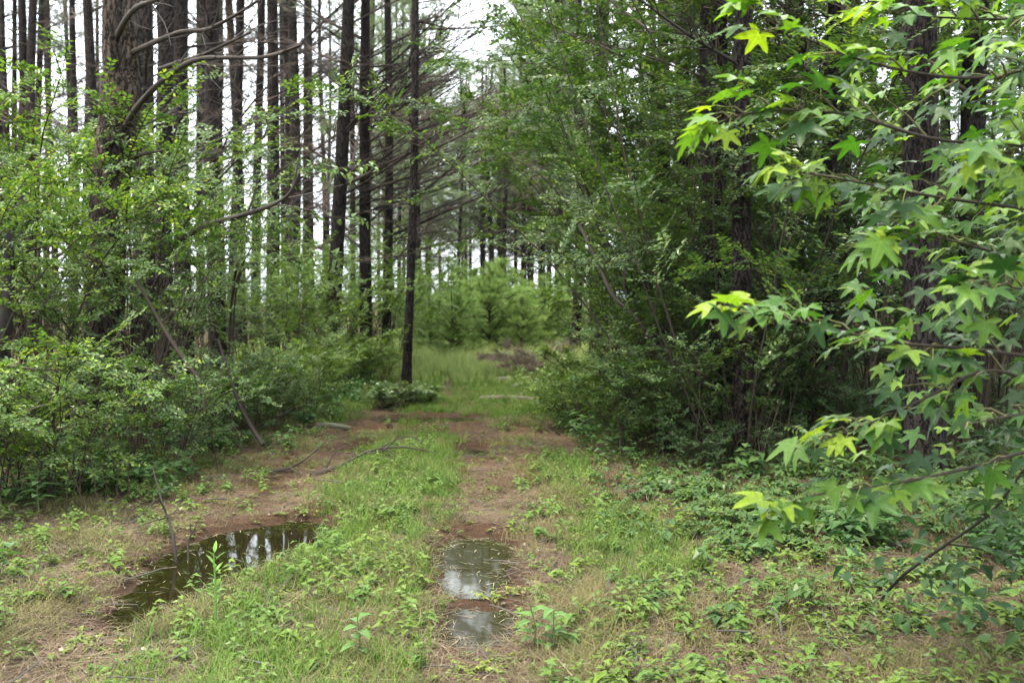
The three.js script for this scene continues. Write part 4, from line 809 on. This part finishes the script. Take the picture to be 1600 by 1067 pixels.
  // pine straw: everywhere on the floor, thin on the grass strip
  scatter('pine_straw_litter', 'fallen reddish pine needles strewn over the track', strawGeo(1, [0.1, 0.055, 0.03], [0.17, 0.1, 0.058], 30, 0.012), M.straw, 13000, 1, (x, z) => (1 - 0.6 * strip(x, z)), [-8, 8, 3.6, 19, 1.2], (q) => q.in(0.8, 1.4), (v) => shade([1, 1, 1], 0.7 + 0.6 * v));
  scatter('dry_straw_litter', 'pale dry grass and needle litter on the track', strawGeo(2, [0.13, 0.09, 0.052], [0.22, 0.16, 0.095], 14, 0.03), M.straw, 2600, 3, (x, z) => 0.25 + 0.6 * patch(x, z, 0.9, 3), [-7, 7, 3.6, 18, 1.2], (q) => q.in(0.8, 1.4), (v) => shade([1, 1, 1], 0.6 + 0.5 * v));
  // grass
  const grassD = (x, z) => { const d = -z; if (d > 11.3 && d < 13.4 && x > -1.8 && x < -0.2 && noise(x * 3, z * 3) < 0.25) return 0; let g = strip(x, z) * (0.35 + 0.65 * patch(x, z, 1.1, 12)) * (0.4 + 0.6 * smooth(d, 5.2, 7.4)); if (d < 6.5) g = Math.max(g, 0.3 * smooth(-x, -0.1, 0.5) * smooth(-x, 2.4, 1.6) * patch(x, z, 1.4, 14) * track(x, z)); g = Math.max(g, 0.75 * smooth(Math.hypot((x - 0.72) / 0.42, (z + 6.0) / 1.2), 1.1, 0.5)); g = Math.max(g, 0.5 * smooth(Math.hypot((x - 0.42) / 0.3, (z + 8.4) / 1.4), 1.1, 0.4)); g = Math.max(g, smooth(d, 11.5, 14) * (x > -3.6 && x < 2.5 ? 0.8 : 0.25) * Math.max(smooth(rutDist(x, z), 0.1, 0.4), x > -1.1 ? 0.55 * smooth(d, 11.5, 13.5) : 0)); return g; };
  scatter('grass', 'short green grass on the strip between the ruts and verges', grassGeo(4, 17, 0.11, 0.0052, 0.7, [G1, G2, DRY]), M.grass, 10500, 5, grassD, [-4, 3, 3.6, 24, 1.1], (q) => q.in(0.6, 1.3), (v) => mixc([0.75, 0.85, 0.8], [1.25, 1.1, 0.9], v));
  scatter('meadow_grass', 'tall soft pale grass of the meadow at track end', grassGeo(6, 14, 0.42, 0.011, 0.5, [[0.27, 0.38, 0.09], [0.36, 0.47, 0.14], [0.52, 0.56, 0.32]]), M.grass, 6500, 6, (x, z) => smooth(-z, 16.5, 18.5) * (x > -4 ? 1 : 0.5) * Math.max(smooth(-z, 17.5, 19), smooth(rutDist(x, z), 0.2, 0.7)), [-7, 6, 16, 30, 0.9], (q, x, z) => q.in(0.5, 1.0) * (0.55 + 0.6 * smooth(-z, 18, 23)), (v) => mixc([0.85, 0.95, 0.85], [1.15, 1.05, 1.0], v));
  scatter('dry_grass', 'thin brownish grass between straw and mossy ground', grassGeo(7, 10, 0.1, 0.0036, 1.1, [[0.11, 0.14, 0.035], [0.22, 0.18, 0.085], DRY]), M.grass, 9000, 8, (x, z) => 0.03 + 0.8 * patch(x, z, 1.2, 21) * track(x, z) * (1 - 0.7 * strip(x, z) * smooth(-z, 5.5, 7)) * (x > 0.5 ? 0.4 : 1), [-4.5, 3, 3.6, 13, 1.2], (q) => q.in(0.6, 1.4), (v) => shade([1, 1, 1], 0.7 + 0.5 * v));
  // herbs
  const herbD = (x, z) => { const d = -z; let g = 0.5 * strip(x, z) * patch(x, z, 1.6, 30) * (d < 10 ? 0.4 + 0.6 * smooth(d, 4.3, 6) : 0.3); g = Math.max(g, 0.6 * smooth(x, 0.5, 1.4) * patch(x, z, 1.1, 33) * (0.15 + 0.85 * smooth(d, 4.8, 6.4))); g = Math.max(g, 0.75 * smooth(-x, 2.25, 3.0) * patch(x, z, 0.8, 36)); g = Math.max(g, 0.15 * track(x, z)); return g; };
  scatter('seedling_herbs', 'small leafy seedlings scattered over the forest floor', herbGeo(9, 3, 0.13, 0.055, 6, [[0.075, 0.15, 0.024], [0.14, 0.22, 0.032]]), M.herb, 3000, 9, (x, z) => herbD(x, z) * (x < 0 && x > -2 ? 0.35 + 0.65 * smooth(-z, 4, 6.2) : 1), [-8, 8, 3.6, 20, 1.1], (q) => q.in(0.5, 1.2), (v) => mixc([0.75, 0.9, 0.9], [1.2, 1.1, 0.8], v));
  scatter('leafy_herbs', 'knee-low broad-leaved herbs along both verges', herbGeo(10, 4, 0.26, 0.095, 7, [[0.045, 0.12, 0.03], [0.085, 0.17, 0.04]]), M.herb, 1300, 10, (x, z) => 0.7 * Math.max(smooth(x, 0.9, 2.0) * patch(x, z, 0.8, 41) * 0.25, smooth(-x, 2.5, 3.3) * patch(x, z, 0.7, 43), smooth(-z, 8.5, 11) * smooth(Math.abs(x + 0.9), 1.2, 1.8)), [-8, 8, 4, 20, 1], (q) => q.in(0.6, 1.25), (v) => mixc([0.7, 0.9, 0.95], [1.2, 1.1, 0.85], v));
  scatter('creeper_ground_cover', 'low creeper with clustered leaflets covering the right verge', creepGeo(12), M.herb, 720, 12, (x, z) => smooth(x, 0.45, 1.3) * (0.3 + 0.7 * patch(x, z, 1.3, 61)) * (0.08 + 0.84 * smooth(Math.abs(-z - 7 - 0.1 * x), 1.9, 0.9)), [0, 6.5, 4.2, 11, 1], (q) => q.in(0.7, 1.25), (v) => mixc([0.75, 0.85, 0.9], [1.25, 1.1, 0.9], v));
  scatter('moss_patches', 'tiny mossy weeds on damp ground near the puddles', herbGeo(14, 3, 0.03, 0.026, 3, [[0.12, 0.19, 0.03], [0.19, 0.25, 0.04]]), M.herb, 6000, 14, (x, z) => 0.1 + 0.7 * patch(x, z, 2.1, 50) * (x < 1 ? 1 : 0.3), [-5, 3, 3.6, 12, 1.3], (q) => q.in(0.6, 1.5), (v) => mixc([0.8, 0.9, 0.8], [1.2, 1.1, 0.8], v));
  const deadLeaf = (() => { const q = rngOf(15), mb = new MB(); for (let k = 0; k < 3; k++) { const a = q() * 6.283, d = V(Math.cos(a), q.in(-0.1, 0.3), Math.sin(a)).normalize(), L = q.in(0.03, 0.06); mb.broad(V(q.in(-0.1, 0.1), 0.012, q.in(-0.1, 0.1)), d, V(q.in(-0.4, 0.4), 1, q.in(-0.4, 0.4)).normalize(), L, L * 0.5, q.in(-0.4, 0.3), shade(q.pick([[0.2, 0.13, 0.07], [0.13, 0.08, 0.045], [0.3, 0.24, 0.16]]), q.in(0.8, 1.2))); } return mb.geo(false); })();
  scatter('dead_leaf_litter', 'curled brown dead leaves lying among the needles', deadLeaf, M.straw, 1300, 15, () => 1, [-7, 7, 3.6, 16, 1.3], (q) => q.in(0.6, 1.2), (v) => shade([1, 1, 1], 0.6 + 0.7 * v));
  const sticks = (() => { const q = rngOf(16), mb = new MB(); for (let k = 0; k < 2; k++) { const a = q() * 6.283, p = V(q.in(-0.15, 0.15), 0.008, q.in(-0.15, 0.15)), d = V(Math.cos(a), q.in(-0.02, 0.08), Math.sin(a)), L = q.in(0.12, 0.35); mb.tube([p, p.clone().addScaledVector(d, L * 0.5).add(V(0.01, 0.004, 0.01)), p.clone().addScaledVector(d, L)], [0.005, 0.004, 0.002], 4, shade([0.1, 0.08, 0.065], q.in(0.6, 1.5))); } return mb.geo(false); })();
  scatter('twig_litter', 'broken twigs strewn over the needle litter', sticks, M.straw, 700, 17, () => 1, [-7, 7, 3.6, 16, 1.2], (q) => q.in(0.6, 1.3));
  { // needles and specks that float on the puddles, mostly at their rims
    const q = rngOf(18), mb = new MB(); let n = 0;
    for (let tries = 0; n < 620 && tries < 60000; tries++) {
      const p = PUD[tries % 3], w = q.pick(p.w), x = w[0] + q.in(-0.8, 0.8), z = w[1] + q.in(-0.9, 0.9), d = puddleDist(p, x, z);
      if (d > 0.01 || q() > Math.exp(d * 22) + 0.05) continue;
      n++; const a = q() * 6.283, L = q.in(0.02, 0.12), dir = V(Math.cos(a), 0, Math.sin(a)), P = V(x, WATER + 0.003, z);
      mb.blade([P, P.clone().addScaledVector(dir, L / 2).add(V(0, 0.002, 0)), P.clone().addScaledVector(dir, L)], q.in(0.002, 0.006), V(-dir.z, 0, dir.x), shade(q.pick([[0.2, 0.13, 0.07], [0.3, 0.24, 0.15], [0.12, 0.13, 0.04]]), q.in(0.7, 1.2)));
    }
    tag(mesh('floating_litter', mb.geo(false), M.straw), 'pine needles and specks floating along the puddle rims', null, null, 'stuff');
  }
  { // the pale broad-leaved sapling before the dark trunks
    const t = thing('dogwood_sapling', 'pale broad-leaved sapling spray across the close dark trunks', 'sapling'), q = rngOf(19), b = V(xAt(352, 13.6), 0, -13.6), w = new MB(), l = new MB(); b.y = height(b.x, b.z); t.position.copy(b);
    const rel = (px, py, d) => at(px, py, d).sub(b);
    const arms = [[[362, 470, 13.5], [385, 400, 13.2], [425, 345, 13], [480, 335, 12.8], [560, 345, 12.6]], [[362, 470, 13.5], [375, 380, 13.2], [400, 300, 13], [450, 268, 12.8], [530, 262, 12.6], [585, 258, 12.5]], [[360, 480, 13.5], [370, 420, 13.4], [390, 340, 13.5], [420, 290, 13.6]], [[380, 420, 13.2], [430, 410, 13], [490, 400, 12.9], [545, 405, 12.8]]];
    arms.forEach((a, k) => {
      const c = new THREE.CatmullRomCurve3([V(0.02 * k, 0, 0), ...a.map((p) => rel(...p))]).getPoints(34);
      w.tube(c, c.map((_, j) => 0.016 * (1 - 0.85 * j / 34)), 5, [0.06, 0.05, 0.04]);
      for (let j = 12; j < 34; j++) for (let e = 0; e < 3; e++) {
        const D = V(q.in(-1, 1), q.in(-0.35, 0.25), q.in(-1, 1)).normalize(), P = c[j].clone().addScaledVector(D, q.in(0.05, 0.3)), L = q.in(0.07, 0.12);
        w.tube([c[j], P], [0.0025, 0.0015], 3, [0.07, 0.07, 0.04]);
        for (let m = 0; m < 2; m++) l.broad(P, D.clone().add(randDir(q).multiplyScalar(0.8)).normalize(), V(q.in(-0.5, 0.5), 1, q.in(-0.5, 0.5)).normalize(), L, L * 0.55, q.in(0.1, 0.4), shade(mixc([0.1, 0.2, 0.05], [0.17, 0.28, 0.08], q()), q.in(0.85, 1.15)));
      }
    });
    mesh('stems', w.geo(), M.twig, t); mesh('foliage', l.geo(false), M.privet, t);
  }
  // single plants near the viewer
  const weedM = new MB(), q = rngOf(70);
  weedM.tube([V(0, 0, 0), V(0.004, 0.17, 0), V(-0.004, 0.36, 0)], [0.006, 0.005, 0.003], 5, [0.12, 0.25, 0.05]);
  const lv = new MB(); for (let k = 0; k < 16; k++) { const t = 0.08 + 0.28 * k / 15, a = k * 2.4, d = V(Math.cos(a), 0.5 + k / 24, Math.sin(a)).normalize(), L = k > 9 ? 0.07 : 0.045; lv.broad(V(0, t, 0), d, UPV, L, L * 0.26, 0.15, shade([0.15, 0.29, 0.06], q.in(0.85, 1.15))); }
  { const t = thing('weed_stalk', 'upright bright green weed stalk by the left puddle', 'weed'); t.position.copy(gp(336, 982)); mesh('stalk', weedM.geo(), M.twig, t); mesh('foliage', lv.geo(false), M.herb, t); t.scale.setScalar(1.0); }
  const plant = (seed, h, leaf, n) => { const k = rngOf(seed), w = new MB(), l = new MB(); w.tube([V(0, 0, 0), V(k.in(-0.02, 0.02), h * 0.5, k.in(-0.02, 0.02)), V(k.in(-0.04, 0.04), h, k.in(-0.04, 0.04))], [0.005, 0.004, 0.002], 5, [0.12, 0.16, 0.05]); for (let j = 0; j < n; j++) { const t = h * (0.25 + 0.75 * j / n), a = j * 1.57 + (j % 2 ? 0.2 : 0), d = V(Math.cos(a), 0.25, Math.sin(a)).normalize(); l.broad(V(0, t, 0), d, UPV, leaf * k.in(0.7, 1.1), leaf * k.in(0.38, 0.5), k.in(0.2, 0.45), shade([0.1, 0.21, 0.05], k.in(0.8, 1.2))); } return [w.geo(), l.geo(false)]; };
  const kinds = [plant(81, 0.22, 0.1, 9), plant(82, 0.32, 0.13, 11), plant(83, 0.5, 0.12, 16)];
  [[232, 1018, 0, 'pale leafy plant on foreground straw, near right rut'], [865, 1020, 0, 'leafy seedling at the bottom right of the right rut'], [1300, 780, 1, 'leafy plant before the dark pine base'], [168, 770, 1, 'broad-leaved plant on the left verge with drooping leaves'], [320, 640, 2, 'bright broad-leaved plant beside the leaning dead stem'], [905, 690, 1, 'broad-leaved plant at foot of the right thicket, nearest the rut'], [940, 660, 2, 'taller broad-leaved plant within the right thicket'], [1500, 1010, 1, 'dim leafy plant at the lower right corner'], [1035, 720, 2, 'leafy plant under the right thicket by the slim stems'], [60, 810, 1, 'broad-leaved plant on the left straw bank'], [1330, 930, 0, 'small leafy plant on shaded straw right'], [560, 1030, 0, 'small green plant in the foreground grass'], [1180, 690, 2, 'leafy plant by the slim dark pine']].forEach(([px, py, k, label]) => {
    const t = thing('leafy_plant', label, 'plant'); t.position.copy(gp(px === 232 ? 832 : px, py)); t.rotation.y = px; mesh('stem', kinds[k][0], M.twig, t); mesh('foliage', kinds[k][1], M.herb, t);
  });
}

renderer.render(scene, camera);
